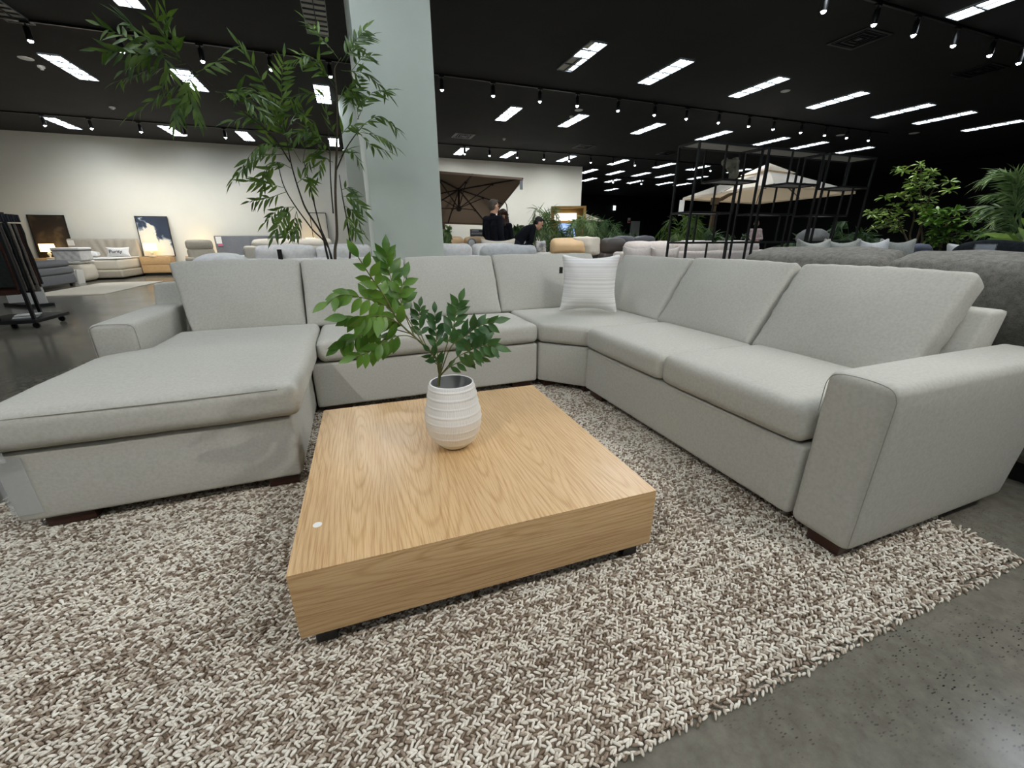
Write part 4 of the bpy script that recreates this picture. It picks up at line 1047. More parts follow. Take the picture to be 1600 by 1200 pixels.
couch('graphite grey leather sofa behind the white cushions', (5.85, 8.25, 0), PI - 0.1, 1.3, L_DARK, 2, 0.92, 0.98, 1.10, 0.62, 0.16)
couch('ivory boucle sofa standing behind the left bays of the black shelf', (4.95, 5.5, 0), PI, 2.9, F_BLUSH, 3, 0.92, 0.9, 1.0, 0.62, 0.18)
def cushion(label, loc, rz, mat, s=0.45, lean=-18, group=None, T=0.1):
    o = MB().soft((s, T, s), 0.03, (10, 2, 10), (0, 0.05, 0), TR(0, 0, s / 2 - 0.01, 0, math.radians(lean)), 0.004, 8.0, pillow_fn, 3).build('cushion', mat, None)
    o.location = loc; o.rotation_euler = (0, 0, rz)
    return tag(o, label, 'cushion', group)
cushion('ivory cushion, left of two standing before the boucle sofa, near the pillow corner', (3.54, 4.70, 0.505), 0.1, F_BLUSH, 0.50, -8)
cushion('ivory cushion, right of two standing before the boucle sofa, beside the shelf post', (4.02, 4.74, 0.505), -0.1, F_BLUSH, 0.48, -8)
ot2 = thing('ottoman', 'low ivory ottoman holding two cushions behind the corner of the sectional', 'ottoman', (3.78, 4.73, 0))
sb(MB(), (-0.5, -0.22, 0.06), (0.5, 0.22, 0.51), 0.05, (6, 4, 4)).build('body', F_BLUSH, ot2)
for sx in (-1, 1):
    for sy in (-1, 1): MB().box((sx * 0.42, sy * 0.15, 0.03), (0.05, 0.05, 0.06)).build('foot', M_BLACK, ot2, smooth=False)
cushion('pale pointed cushion standing at the right end of the quilted sofa', (2.40, 7.14, 0.485), -0.2, F_CREAM, 0.62, 4)
cushion('black and white patterned cushion beside the bending man', (3.52, 7.80, 0.825), 0.2, simple('monochrome_print', (236, 236, 234), 0.9, vscale=9, col2=(60, 62, 70)), 0.24, -6)
dt = thing('display_table', 'small white pedestal table the bending man writes on', 'table', (3.42, 7.86, 0), 0.1)
MB().box((0, 0, 0.805), (0.62, 0.34, 0.035)).build('tabletop', M_WHITE, dt, bevel=0.004)
MB().tube([(0, 0, 0.01), (0, 0, 0.79)], 0.035, 12).build('stem', M_WHITE, dt)
MB().lathe([(0.2, 0.0), (0.2, 0.015), (0.05, 0.03)], n=24).build('base', M_WHITE, dt)
wp = MB().box((3.27, 7.90, 0.831), (0.21, 0.28, 0.012), Matrix.Rotation(0.2, 3, 'Z')).build('writing_pad', M_WHITE, None, smooth=False); tag(wp, 'white writing pad under the hand of the bending man', 'pad')
couch('soft grey sofa carrying loose cushions, behind the grey tweed sofa', (4.75, 2.95, 0), 0, 1.7, F_SAGE, 2, 0.9, 0.8, 0.9, 0.6, 0.16)
for i, (x, y, mt, lb) in enumerate(((4.06, 2.80, F_SAGE, 'large soft grey cushion, leftmost on the soft grey sofa'), (4.49, 2.82, F_SAGE, 'pale grey-green cushion, second from the left on the soft grey sofa'), (4.92, 2.80, F_WHITE, 'white cushion between two grey ones on the soft grey sofa'), (5.36, 2.82, F_SAGE, 'grey-green cushion, rightmost on the soft grey sofa'))):
    cushion(lb, (x, y - 0.04, 0.485), (-0.1, -0.25, -0.15, -0.3)[i], mt, 0.60, -6, 'cushions on the soft grey sofa').scale = (0.66, 1, 1)
couch('slate blue sofa low behind the bright green trees', (6.55, 3.12, 0), 0, 1.36, F_NAVY, 3, 0.9, 0.84, 0.955, 0.6, 0.1)

def tub(label, loc):
    t = thing('tub_chair', label, 'armchair', loc, -PI / 2)
    MB().lathe([(0.0, 0.06), (0.24, 0.06), (0.27, 0.12), (0.28, 0.4), (0.26, 0.46), (0.0, 0.47)], n=28).build('seat', F_DOME, t)
    b = MB()
    prof = []
    n = 22
    for i in range(n + 1):
        a = PI * i / n
        prof.append((0.25 * math.cos(a), 0.27 * math.sin(a) - 0.02, 0.45 + 0.52 * math.sin(a) ** 0.8))
    for i, p in enumerate(prof):
        q = prof[min(i + 1, n)]
    b.tube([(x, y, z - 0.04) for x, y, z in prof], 0.06, 10)
    sb(b, (-0.25, 0.16, 0.44), (0.25, 0.31, 1.0), 0.07, (8, 3, 8), (0, 0.03, 0.055))
    b.build('backrest', F_DOME, t)
    MB().lathe([(0.2, 0.0), (0.21, 0.0), (0.2, 0.06), (0, 0.06)], n=24).build('base', M_BLACK, t)
    return t
tub('black round-topped tub chair with a clear price sleeve, behind the grey tweed sofa', (4.74, 1.93, 0))
tub('dark grey round-topped tub chair at the right edge, behind the grey tweed sofa', (4.60, 1.36, 0))
pc = thing('price_card', 'clear price sleeve on the back of the black tub chair', 'price card', (4.385, 1.74, 0.95), -PI / 2 + 0.15)
MB().box((0, 0, 0.025), (0.10, 0.003, 0.09)).build('card', simple('pale_blue_card', (196, 206, 216), 0.3), pc, smooth=False)
MB().box((0, -0.004, 0.025), (0.115, 0.002, 0.105)).build('sleeve', M_FILM, pc, smooth=False)
cushion('white cushion showing left of the black tub chair', (5.50, 2.24, 0.62), -1.1, F_WHITE, 0.42, -8)
cushion('white cushion showing between the two tub chairs', (5.72, 1.76, 0.62), -1.1, F_WHITE, 0.44, -8)
bench = thing('bench', 'low bench behind the tub chairs, mostly hidden', 'bench', (5.66, 1.92, 0), -1.15)
sb(MB(), (-0.5, -0.2, 0.3), (0.5, 0.2, 0.62), 0.04).build('seat', F_WHITE, bench)
for sx in (-1, 1): MB().box((sx * 0.4, 0, 0.15), (0.06, 0.34, 0.30)).build('leg', M_BLACK, bench, smooth=False)

# ------------------------------------------------------------------ black open shelving, three bays
M_SHELF = simple('grey_shelf_underside', (176, 174, 168), 0.5, var=0.1)
def etagere(label, x0, W, flip=False):
    t = thing('shelf_unit', label, 'shelf', (x0, 4.07, 0), 0, 'black open shelf units')
    D = 0.34; th = 0.022
    for x in (th / 2, W - th / 2):
        for y in (th / 2, D - th / 2):
            MB().box((x, y, 1.05), (th, th, 2.1)).build('post', M_BLACK, t, smooth=False)
    fx = (lambda f: f * W) if not flip else (lambda f: (1 - f) * W)
    lv = [(2.10, 0, 1), (1.735, 0.42, 1), (1.375, 0, 0.66), (1.035, 0, 1), (0.69, 0.42, 1), (0.35, 0, 0.66), (0.06, 0, 1)]
    for z, a, b in lv:
        a, b = sorted((fx(a), fx(b)))
        s = MB()
        for y in (th / 2, D - th / 2): s.box(((a + b) / 2, y, z - 0.011), (b - a - 0.002, th, 0.022))
        for x in (a + th / 2, b - th / 2): s.box((x, D / 2, z - 0.011), (th, D - 2 * th, 0.022))
        fr = s.build('shelf_frame', M_BLACK, t, smooth=False)
        MB().box(((a + b) / 2, D / 2, z - 0.007), (b - a - 2 * th, D - 2 * th, 0.010)).build('shelf_board', M_SHELF, fr, smooth=False)
    for f, z0, z1 in ((0.42, 1.735, 2.078), (0.66, 1.375, 1.713), (0.42, 1.035, 1.353), (0.66, 0.69, 1.013), (0.42, 0.35, 0.668)):
        for y in (th / 2, D - th / 2):
            MB().box((fx(f), y, (z0 + z1) / 2), (th * 0.8, th * 0.8, z1 - z0)).build('divider', M_BLACK, t, smooth=False)
    return t
etagere('black open metal shelf unit, left of three bays, holding a pale knot ornament', 3.74, 0.98)
etagere('black open metal shelf unit, middle of three bays, empty', 4.80, 0.98)
etagere('black open metal shelf unit, right of three bays next to the bright green trees', 5.87, 0.93)
kn = MB()
for k in range(7):
    a = k * 2.4; ax = V3((math.sin(k * 1.3), math.cos(k * 2.1), math.sin(k * 0.7 + 1))).normalized()
    R = Matrix.Rotation(a, 3, ax)
    kn.soft((0.20, 0.055, 0.07), 0.018, (3, 2, 2), M=TR(4.42 + 0.05 * math.sin(k * 2.4), 4.24 + 0.03 * math.cos(k * 1.7), 1.84 + 0.05 * math.cos(k * 2.9)) @ R.to_4x4())
zmin = min(p[2] for p in kn.v); kn.v = [(x, y, z - zmin + 1.736) for x, y, z in kn.v]
tag(kn.build('knot_ornament', simple('pale_stone', (150, 146, 130), 0.7, var=0.2, vscale=20), None), 'pale stone knot ornament on the upper left shelf', 'ornament')

# ------------------------------------------------------------------ garden umbrellas
def canopy_quad(mb, cs, apex, sag=0.0, n=8, thick=0.0):
    """four triangular panels from the corner list to the apex"""
    for i in range(4):
        a, b = V3(cs[i]), V3(cs[(i + 1) % 4]); vs = []; fs = []
        for r in range(n + 1):
            t = r / n
            for c in range(n + 1):
                u = c / n
                p = a.lerp(b, u).lerp(V3(apex), t)
                p.z -= sag * math.sin(PI * u) * (1 - t) * 1.0 * (0.3 + t)
                vs.append(p)
        for r in range(n):
            for c in range(n):
                k = r * (n + 1) + c; fs.append((k, k + 1, k + n + 2, k + n + 1))
        mb.add(vs, fs)
def cloth(name, col, trans, tcol=None):
    m, nt, b = new_mat(name)
    b.inputs['Base Color'].default_value = lin(col); b.inputs['Roughness'].default_value = 0.9
    v = coords(nt); n = N(nt, 'ShaderNodeTexNoise', Scale=300.0, Detail=2.0); nt.links.new(v, n.inputs['Vector'])
    bp = N(nt, 'ShaderNodeBump', Strength=0.2, Distance=0.001); nt.links.new(n.outputs['Fac'], bp.inputs['Height']); nt.links.new(bp.outputs['Normal'], b.inputs['Normal'])
    tr = N(nt, 'ShaderNodeBsdfTranslucent'); tr.inputs['Color'].default_value = lin(tcol or col)
    mx = N(nt, 'ShaderNodeMixShader'); mx.inputs[0].default_value = trans
    nt.links.new(b.outputs[0], mx.inputs[1]); nt.links.new(tr.outputs[0], mx.inputs[2]); nt.links.new(mx.outputs[0], nt.nodes['Material Output'].inputs['Surface'])
    return m
C_IVORY = cloth('ivory_canvas', (240, 234, 222), 0.42, (240, 212, 172))
C_MOCHA = cloth('mocha_canvas', (150, 130, 112), 0.12)
M_BRONZE = simple('bronze_pole', (120, 104, 84), 0.4, metal=0.5, var=0.1)
M_COCOA = simple('dark_brown_rib', (58, 42, 36), 0.45, var=0.1)
um = thing('cantilever_umbrella', 'large ivory square cantilever umbrella behind the black shelf', 'umbrella', (8.86, 8.84, 0))
O = V3((8.86, 8.84, 0))
cs = [V3(p) - O for p in ((9.2, 10.4, 2.2), (12.65, 10.85, 2.2), (12.2, 7.6, 2.2), (8.75, 7.15, 2.2))]
ctr = sum(cs, V3()) / 4; ap = V3((ctr.x, ctr.y, 2.86))
m = MB()
low = [c.lerp(ap, 0.80) for c in cs]
for i in range(4):
    a, b, c, d = cs[i], cs[(i + 1) % 4], low[(i + 1) % 4], low[i]; n = 8; vs = []; fs = []
    for r in range(n + 1):
        for k in range(n + 1):
            p = a.lerp(b, k / n).lerp(d.lerp(c, k / n), r / n); p.z -= 0.05 * math.sin(PI * k / n) * (1 - r / n) * 0.5; vs.append(p)
    for r in range(n):
        for k in range(n):
            q = r * (n + 1) + k; fs.append((q, q + 1, q + n + 2, q + n + 1))
    m.add(vs, fs)
can = m.build('canopy', C_IVORY, um)
m = MB(); tc = [ctr + (c - ctr) * 0.32 for c in cs]; canopy_quad(m, [V3((c.x, c.y, 2.70)) for c in tc], V3((ap.x, ap.y, 2.97)), 0.02); m.build('vent_cap', C_IVORY, can)
vl = MB()
for i in range(4):
    a, b = cs[i], cs[(i + 1) % 4]
    vl.add([a, b, b - V3((0, 0, 0.06)), a - V3((0, 0, 0.06))], [(0, 1, 2, 3)])
vl.build('valance', C_IVORY, can)
m = MB(); m.box((0, 0, 1.02), (0.09, 0.07, 2.0)); m.build('mast', M_BRONZE, um, smooth=False)
m = MB(); m.bar((0, 0, 1.95), (ctr.x * 0.5, ctr.y * 0.5, 2.32), 0.07); m.bar((ctr.x * 0.5, ctr.y * 0.5, 2.32), (ctr.x, ctr.y, 2.52), 0.06); m.box((0, 0, 1.98), (0.16, 0.12, 0.16)); m.build('arm', M_BRONZE, um, smooth=False)
m = MB(); m.box((0, 0, 0.04), (0.9, 0.9, 0.07)); m.build('base', M_POT, um, smooth=False)
m = MB(); m.tube([(ctr.x, ctr.y, 2.35), (ctr.x, ctr.y, 2.86)], 0.04, 10); m.build('hub', M_BRONZE, um)
for i in range(4):
    for e in (cs[i], (cs[i] + cs[(i + 1) % 4]) / 2):
        m = MB(); m.bar(V3((ctr.x, ctr.y, 2.80)), e + V3((0, 0, -0.015)), 0.025); m.build('rib', M_BRONZE, um, smooth=False)
m = MB(); m.box(cs[0] + V3((-0.03, -0.03, -0.27)), (0.14, 0.01, 0.42), Matrix.Rotation(-0.7, 3, 'Z')); m.build('hang_tag', M_WHITE, um, smooth=False, label='white hanging price tag')

# brown umbrella tilted towards us in front of the white wall
bu = thing('cantilever_umbrella', 'brown square umbrella tilted on edge showing its ribs, in front of the white wall', 'umbrella', (3.42, 16.75, 0))
O = V3((3.42, 16.75, 0))
TL, TRc, BR_, BL = (V3(p) - O for p in ((2.05, 12.84, 2.93), (4.92, 12.25, 2.77), (4.80, 15.58, 1.64), (2.02, 16.17, 1.72)))
ctr = (TL + TRc + BR_ + BL) / 4
nrm = (TRc - TL).cross(BL - TL).normalized()
if nrm.z < 0: nrm = -nrm
ap = ctr + nrm * 0.42
cs = [TL, TRc, BR_, BL]
m = MB(); canopy_quad(m, cs, ap, 0.04, 10); can = m.build('canopy', C_MOCHA, bu)
vl = MB()
for i in range(4):
    a, b = cs[i], cs[(i + 1) % 4]; vl.add([a, b, b - nrm * 0.07, a - nrm * 0.07], [(0, 1, 2, 3)])
vl.build('valance', C_MOCHA, can)
hub2 = ctr - nrm * 0.25
for i in range(4):
    for e in (cs[i], (cs[i] + cs[(i + 1) % 4]) / 2):
        m = MB(); m.bar(ap - nrm * 0.05, e - nrm * 0.02, 0.035); rb = m.build('rib', M_COCOA, bu, smooth=False)
        m = MB(); m.bar(hub2, (ap - nrm * 0.05).lerp(e, 0.55) - nrm * 0.02, 0.025); m.ball((ap - nrm * 0.05).lerp(e, 0.55) - nrm * 0.03, 0.045, 8, 6); m.build('strut', M_COCOA, rb, smooth=False)
m = MB(); m.ball(hub2, 0.10, 10, 8); m.tube([hub2, ap - nrm * 0.02], 0.035, 8); m.build('hub', M_COCOA, bu)
m = MB(); m.bar((0, 0, 0.05), (0, 0, 2.75), 0.09); m.build('mast', M_COCOA, bu, smooth=False)
m = MB(); m.bar((0, 0, 2.7), ap + nrm * 0.08, 0.06); m.bar(ap + nrm * 0.08, ap - nrm * 0.05, 0.05); m.build('arm', M_COCOA, bu, smooth=False)
m = MB(); m.box((0, 0, 0.035), (0.8, 0.8, 0.07)); m.build('base', M_POT, bu, smooth=False)
m = MB(); m.box(TRc + V3((-0.06, -0.02, -0.20)), (0.09, 0.008, 0.24)); m.build('hang_tag', M_LOUVRE, bu, smooth=False, label='grey hanging tag')
m = MB(); m.tube(spline([TRc.lerp(BR_, 0.45), TRc.lerp(BR_, 0.45) + V3((0.08, 0, -0.12)), TRc.lerp(BR_, 0.45) + V3((0.10, 0, -0.34))], 8), 0.014, 6); m.build('strap', M_COCOA, bu)

# small pale umbrella behind the palms
su = thing('garden_umbrella', 'small pale grey umbrella tip behind the palms by the black wall', 'umbrella', (7.5, 13.15, 0))
m = MB(); canopy_quad(m, [(-0.62, 0.48, 1.63), (0.62, -0.55, 1.63), (0.2, -1.0, 1.63), (-1.0, -0.1, 1.63)], (-0.1, -0.2, 1.90)); m.build('canopy', C_IVORY, su)
m = MB(); m.tube([(-0.1, -0.2, 0.05), (-0.1, -0.2, 1.82)], 0.02, 8); m.build('pole', M_BRONZE, su)
m = MB(); m.lathe([(0.25, 0.0), (0.25, 0.05), (0.0, 0.07)], (-0.1, -0.2, 0), 20); m.build('base', M_POT, su)

# ------------------------------------------------------------------ lit kiosk in front of the white wall
m, nt, b = new_mat('lit_sign_face')
v = coords(nt); n1 = N(nt, 'ShaderNodeTexNoise', Scale=7.0, Detail=3.0); nt.links.new(v, n1.inputs['Vector'])
r = ramp(nt, n1.outputs['Fac'], [(0.40, lin((190, 190, 180))), (0.5, lin((255, 253, 242)))])
nt.links.new(r.outputs['Color'], b.inputs['Emission Color']); b.inputs['Emission Strength'].default_value = 1.6; M_SIGN = m
m, nt, b = new_mat('blue_screen_picture')
v = coords(nt); n1 = N(nt, 'ShaderNodeTexNoise', Scale=4.0, Detail=5.0); nt.links.new(v, n1.inputs['Vector'])
r = ramp(nt, n1.outputs['Fac'], [(0.35, lin((46, 92, 170))), (0.55, lin((88, 146, 220))), (0.7, lin((170, 205, 238)))])
nt.links.new(r.outputs['Color'], b.inputs['Emission Color']); b.inputs['Emission Strength'].default_value = 0.8; M_SCREEN = m
M_GOLD = simple('brushed_gold_panel', (176, 140, 78), 0.35, metal=0.3, var=0.15)
ks = thing('display_kiosk', 'gold-framed display kiosk with a lit sign and a blue screen among the palms', 'display', (6.5, 12.35, 0), -0.42)
m = MB(); m.box((-0.5, 0, 1.02), (0.07, 0.4, 2.04)); m.box((0.5, 0, 1.02), (0.07, 0.4, 2.04)); m.box((0, 0, 2.01), (0.93, 0.4, 0.06)); m.build('frame', M_GOLD, ks, smooth=False)
m = MB(); m.box((0, 0.17, 0.99), (0.93, 0.03, 1.98)); m.build('back_panel', M_GOLD, ks, smooth=False)
m = MB(); m.box((-0.08, 0.10, 1.745), (0.70, 0.05, 0.21)); m.build('lit_sign', M_SIGN, ks, smooth=False)
m = MB(); m.box((-0.02, 0.12, 1.36), (0.56, 0.04, 0.38)); m.build('screen', M_SCREEN, ks, smooth=False)

# ------------------------------------------------------------------ far wall fittings
dr = MB().box((19.75, 26.92, 1.16), (0.78, 0.06, 2.32)).build('door_1', simple('pale_grey_door', (196, 196, 188), 0.6), None, smooth=False); tag(dr, kind='structure')
ex = thing('exit_sign', 'small red and white sign high on the black far wall', 'sign', (19.17, 26.91, 2.36))
MB().box((0, 0, 0), (0.20, 0.05, 0.34)).build('panel', simple('white_sign_panel', (238, 226, 222), 0.5), ex, smooth=False)
MB().box((0, -0.03, -0.07), (0.18, 0.01, 0.14)).build('red_band', simple('red_sign_print', (196, 44, 40), 0.5), ex, smooth=False)
wl = MB().box((17.84, 26.90, 3.17), (0.16, 0.08, 0.30)).build('wall_light', emit('small_white_lamp', (240, 244, 250), 1.2), None, smooth=False); tag(wl, 'small white light high on the far black wall', 'light')
bd = thing('sign_board', 'black sign board with faint white lettering on the white wall behind the men', 'sign', (4.95, 17.17, 1.30))
MB().box((0, 0, 0), (0.72, 0.03, 0.34)).build('panel', M_BLACK, bd, smooth=False)
m = MB(); m.box((-0.16, -0.018, 0.11), (0.30, 0.004, 0.025)); m.box((-0.08, -0.018, 0.03), (0.48, 0.004, 0.012)); m.box((-0.08, -0.018, -0.01), (0.48, 0.004, 0.012)); m.build('lettering', M_LOUVRE, bd, smooth=False)

# ------------------------------------------------------------------ bedroom display along the white wall, at the left
bed = thing('bed', 'greige upholstered bed with fan-stitched headboard against the white wall', 'bed', (-7.18, 16.2, 0))
def fan(p, o, h):
    if o.y < 0:
        a = math.atan2(o.z + 0.75, o.x - 0.2); p.y += 0.010 * math.sin(a * 34) * (1 if o.x > -0.3 else 0.3)
    return p
sb(MB(), (-0.93, 0.72, 0.1), (0.80, 0.86, 1.135), 0.05, (60, 2, 16), fn=fan).build('headboard', F_TAUPE, bed)
sb(MB(), (-0.84, -0.74, 0.05), (0.79, 0.72, 0.27), 0.05).build('bed_base', F_TAUPE, bed)
sb(MB(), (-0.80, -0.70, 0.275), (0.76, 0.70, 0.56), 0.06, (8, 8, 4), (0, 0, 0.01)).build('mattress', F_CREAM, bed)
sb(MB(), (-0.80, -0.70, 0.565), (0.76, 0.70, 0.60), 0.02).build('mattress_topper', F_WHITE, bed)
sb(MB(), (-0.90, 0.70, 0.94), (-0.75, 0.73, 1.09), 0.006).build('price_ticket', M_WHITE, bed, label='white price ticket')
pw = thing('pillow', 'white pillow printed with one dark word, propped on the greige bed', 'pillow', (-6.73, 16.42, 0.605))
MB().soft((0.60, 0.10, 0.30), 0.03, (14, 2, 10), (0, 0.05, 0), TR(0, 0.02, 0.145, 0, math.radians(-16)), 0.003, 8.0, pillow_fn, 1).build('cover', F_WHITE, pw)
cu = bpy.data.curves.new('lettering', 'FONT'); cu.body = 'Purity'; cu.size = 0.135; cu.extrude = 0.003; cu.align_x = 'CENTER'; cu.offset = 0.0015
cu.materials.append(M_BLACK)
to = bpy.data.objects.new('lettering_outline', cu); COL.objects.link(to); dg_ = bpy.context.evaluated_depsgraph_get(); dg_.update()
lm = bpy.data.meshes.new_from_object(to.evaluated_get(dg_)); bpy.data.objects.remove(to)
lo = bpy.data.objects.new('lettering', lm); COL.objects.link(lo); lo.parent = pw
lo.location = (-0.02, -0.105, 0.12); lo.rotation_euler = (math.radians(74), 0, 0)
p2 = MB().soft((0.5, 0.34, 0.11), 0.03, (12, 10, 2), (0, 0, 0.04), TR(-7.42, 16.3, 0.70, 0.2), 0.003, 8.0, None, 2).build('pillow', F_WHITE, None); tag(p2, 'plain white pillow lying flat on the greige bed', 'pillow')
cr = thing('upholstered_bench', 'cream round-cornered upholstered bed end in front of the greige bed', 'bench', (-7.5, 14.95, 0))
sb(MB(), (-0.6, -0.35, 0.03), (0.66, 0.40, 0.50), 0.14, (8, 6, 6)).build('body', F_CREAM, cr)
sb(MB(), (-0.6, -0.35, 0.50), (0.64, 0.38, 0.57), 0.03).build('top_pad', F_WHITE, cr)
mt = thing('mattress_sample', 'quilted white mattress sample block standing on the cream bed end', 'mattress', (-7.08, 14.88, 0.57))
def quilt(p, o, h):
    if abs(o.y) > h[1] * 0.9 or abs(o.x) > h[0] * 0.9: p.y += 0.012 * math.sin(o.x * 38) * math.sin(o.z * 30) * (1 if o.y > 0 else -1)
    return p
sb(MB(), (-0.28, -0.28, 0.0), (0.28, 0.28, 0.27), 0.03, (30, 12, 10), fn=quilt).build('core', F_QUILT, mt)
sb(MB(), (-0.30, -0.30, 0.27), (0.30, 0.30, 0.335), 0.03).build('pillow_top', F_WHITE, mt)
sb(MB(), (-0.29, -0.29, 0.245), (0.29, 0.29, 0.275), 0.008).build('border_band', F_SLATE, mt, label='dark border band')
gs = thing('ottoman_bed', 'mid grey upholstered storage bed end left of the cream rug', 'bed', (-7.15, 13.2, 0))
sb(MB(), (-0.62, -0.70, 0.07), (0.44, 0.70, 0.30), 0.03).build('base', F_SLATE, gs)
sb(MB(), (-0.64, -0.72, 0.305), (0.46, 0.70, 0.47), 0.05, bulge=(0, 0.01, 0)).build('mattress', F_SLATE, gs)
sb(MB(), (-0.64, -0.66, 0.47), (0.42, 0.70, 0.62), 0.07).build('bolster', F_SLATE, gs)
for x in (-0.5, 0.36):
    for y in (-0.6, 0.6): MB().box((x, y, 0.035), (0.06, 0.06, 0.07)).build('foot', M_BLACK, gs, smooth=False)
for k in range(2):
    o = MB().box((-6.92 + 0.055 * k, 14.42, 0.18), (0.03, 0.30, 0.36), Matrix.Rotation(0.10, 3, 'Y')).build('sample_board', M_WHITE, None, smooth=False, bevel=0.004)
    tag(o, ('white sample board leaning on the cream bed end, %s of two' % ('left', 'right')[k]), 'board', 'white sample boards')
cr2 = MB().box((-5.72, 12.72, 0.008), (1.35, 3.0, 0.014)).build('flat_rug', F_CREAM, None, smooth=False); tag(cr2, 'plain cream flat rug on the concrete floor in front of the beds', 'rug')

def nightstand(x, label):
    t = thing('nightstand', label, 'nightstand', (x, 16.9, 0), 0, 'oak nightstands')
    MB().box((0, 0.02, 0.34), (0.80, 0.40, 0.50)).build('body', M_OAK_SIDE, t, bevel=0.004)
    for k in range(2):
        MB().box((0, -0.19, 0.215 + 0.25 * k), (0.78, 0.02, 0.235)).build('drawer', M_OAK_SIDE, t, bevel=0.003)
    MB().box((0, 0.02, 0.045), (0.74, 0.36, 0.09)).build('plinth', M_BLACK, t, smooth=False)
nightstand(-5.97, 'two-drawer oak nightstand right of the greige bed, under the navy and cream painting')
nightstand(-8.52, 'two-drawer oak nightstand left of the greige bed, under the dark brown painting')
def art(name, stops, scale, dist):
    m, nt, b = new_mat(name)
    v = coords(nt, (1, 1, 1)); n1 = N(nt, 'ShaderNodeTexNoise', Scale=scale, Detail=5.0, Distortion=dist); nt.links.new(v, n1.inputs['Vector'])
    r = ramp(nt, n1.outputs['Fac'], [(p, lin(c)) for p, c in stops]); nt.links.new(r.outputs['Color'], b.inputs['Base Color'])
    b.inputs['Roughness'].default_value = 0.5
    return m
A_NAVY = art('abstract_navy_and_cream', [(0.0, (226, 224, 212)), (0.47, (222, 220, 208)), (0.5, (120, 134, 148)), (0.53, (40, 54, 74)), (1.0, (30, 40, 58))], 1.9, 0.6)
_m = bpy.data.materials['abstract_navy_and_cream'].node_tree
_r = [q for q in _m.nodes if q.type == 'VALTORGB'][0]; _n = [q for q in _m.nodes if q.type == 'TEX_NOISE'][0]; _t = [q for q in _m.nodes if q.type == 'TEX_COORD'][0]
_s = N(_m, 'ShaderNodeSeparateXYZ'); _m.links.new(_t.outputs['Object'], _s.inputs[0])
_a = N(_m, 'ShaderNodeMath', operation='MULTIPLY_ADD'); _a.inputs[1].default_value = 0.45; _m.links.new(_s.outputs['X'], _a.inputs[0]); _m.links.new(_n.outputs['Fac'], _a.inputs[2])
_b = N(_m, 'ShaderNodeMath', operation='MULTIPLY_ADD'); _b.inputs[1].default_value = 0.42; _m.links.new(_s.outputs['Z'], _b.inputs[0]); _m.links.new(_a.outputs[0], _b.inputs[2])
_c = N(_m, 'ShaderNodeMath', operation='SUBTRACT'); _c.inputs[1].default_value = 0.30; _m.links.new(_b.outputs[0], _c.inputs[0]); _m.links.new(_c.outputs[0], _r.inputs['Fac'])
A_BROWN = art('abstract_dark_umber', [(0.0, (30, 26, 22)), (0.5, (48, 40, 32)), (0.62, (92, 78, 58)), (1.0, (64, 54, 42))], 1.6, 0.3)
def painting(x, mat, label, z0=0.592, w=0.83, h=1.21):
    t = thing('painting', label, 'painting', (x, 17.02, z0))
    R = Matrix.Rotation(math.radians(-6), 3, 'X')
    MB().box(R @ V3((0, 0, h / 2)), (w, 0.02, h), R).build('canvas', mat, t, smooth=False)
    f = MB()
    for s in (-1, 1):
        f.box(R @ V3((s * w / 2, 0, h / 2)), (0.02, 0.035, h + 0.02), R); f.box(R @ V3((0, 0, h / 2 + s * h / 2)), (w, 0.035, 0.02), R)
    f.build('frame', M_BLACK, t, smooth=False)
painting(-5.92, A_NAVY, 'navy, grey and cream abstract painting leaning on the right oak nightstand')
painting(-8.48, A_BROWN, 'dark brown landscape painting leaning on the left nightstand behind a lamp')
def lamp(x, y, z, label, sw=0.15):
    t = thing('table_lamp', label, 'lamp', (x, y, z))
    MB().lathe([(0.0, 0.0), (0.09, 0.0), (0.095, 0.012), (0.02, 0.02), (0.016, 0.05), (0.04, 0.09), (0.045, 0.13), (0.018, 0.17), (0.012, 0.26)], n=20).build('base', M_WHITE, t)
    MB().lathe([(sw * 1.05, 0.18), (sw, 0.40)], n=28).build('lamp_shade', M_SHADE, t, label='warm glowing lampshade')
    t.children[1].modifiers.new('thickness', 'SOLIDIFY').thickness = 0.003
    MB().ball((0, 0, 0.28), 0.03, 10, 8).build('bulb', emit('warm_bulb', (255, 206, 130), 30.0), t)
lamp(-6.02, 16.76, 0.592, 'glowing table lamp on the right oak nightstand before the navy painting')
lamp(-8.52, 16.78, 0.592, 'glowing table lamp on the left nightstand before the brown painting', 0.16)
# second bed with channelled headboard behind the cream sofa
bd2 = thing('bed', 'grey bed with a vertically channelled headboard, behind the cream sofa', 'bed', (-3.0, 16.2, 0))
def chan(p, o, h):
    p.y += 0.016 * abs(math.sin(o.x * PI / 0.27)) * (-1 if o.y < 0 else 0); return p
sb(MB(), (-1.3, 0.76, 0.1), (1.3, 0.88, 1.22), 0.03, (80, 2, 6), fn=chan).build('headboard', F_SLATE, bd2)
sb(MB(), (-0.95, -1.1, 0.05), (0.95, 0.74, 0.34), 0.05).build('bed_base', F_SLATE, bd2)
sb(MB(), (-0.92, -1.06, 0.34), (0.92, 0.72, 0.60), 0.06).build('mattress', F_WHITE, bd2)
m = MB(); m.box((-1.16, 0.72, 1.08), (0.16, 0.01, 0.22)); m.build('price_ticket', M_WHITE, bd2, smooth=False)
m = MB(); m.box((-1.14, 0.715, 0.93), (0.14, 0.01, 0.06)); m.build('price_ticket', simple('pink_ticket', (206, 110, 140), 0.5), bd2, smooth=False, label='pink price ticket')
for x, lb in ((-4.75, 'oak nightstand hidden behind the recliner, left of the channelled headboard'), (-1.3, 'oak nightstand behind the cream sofa at the foot of the tree')):
    nightstand(x, lb)
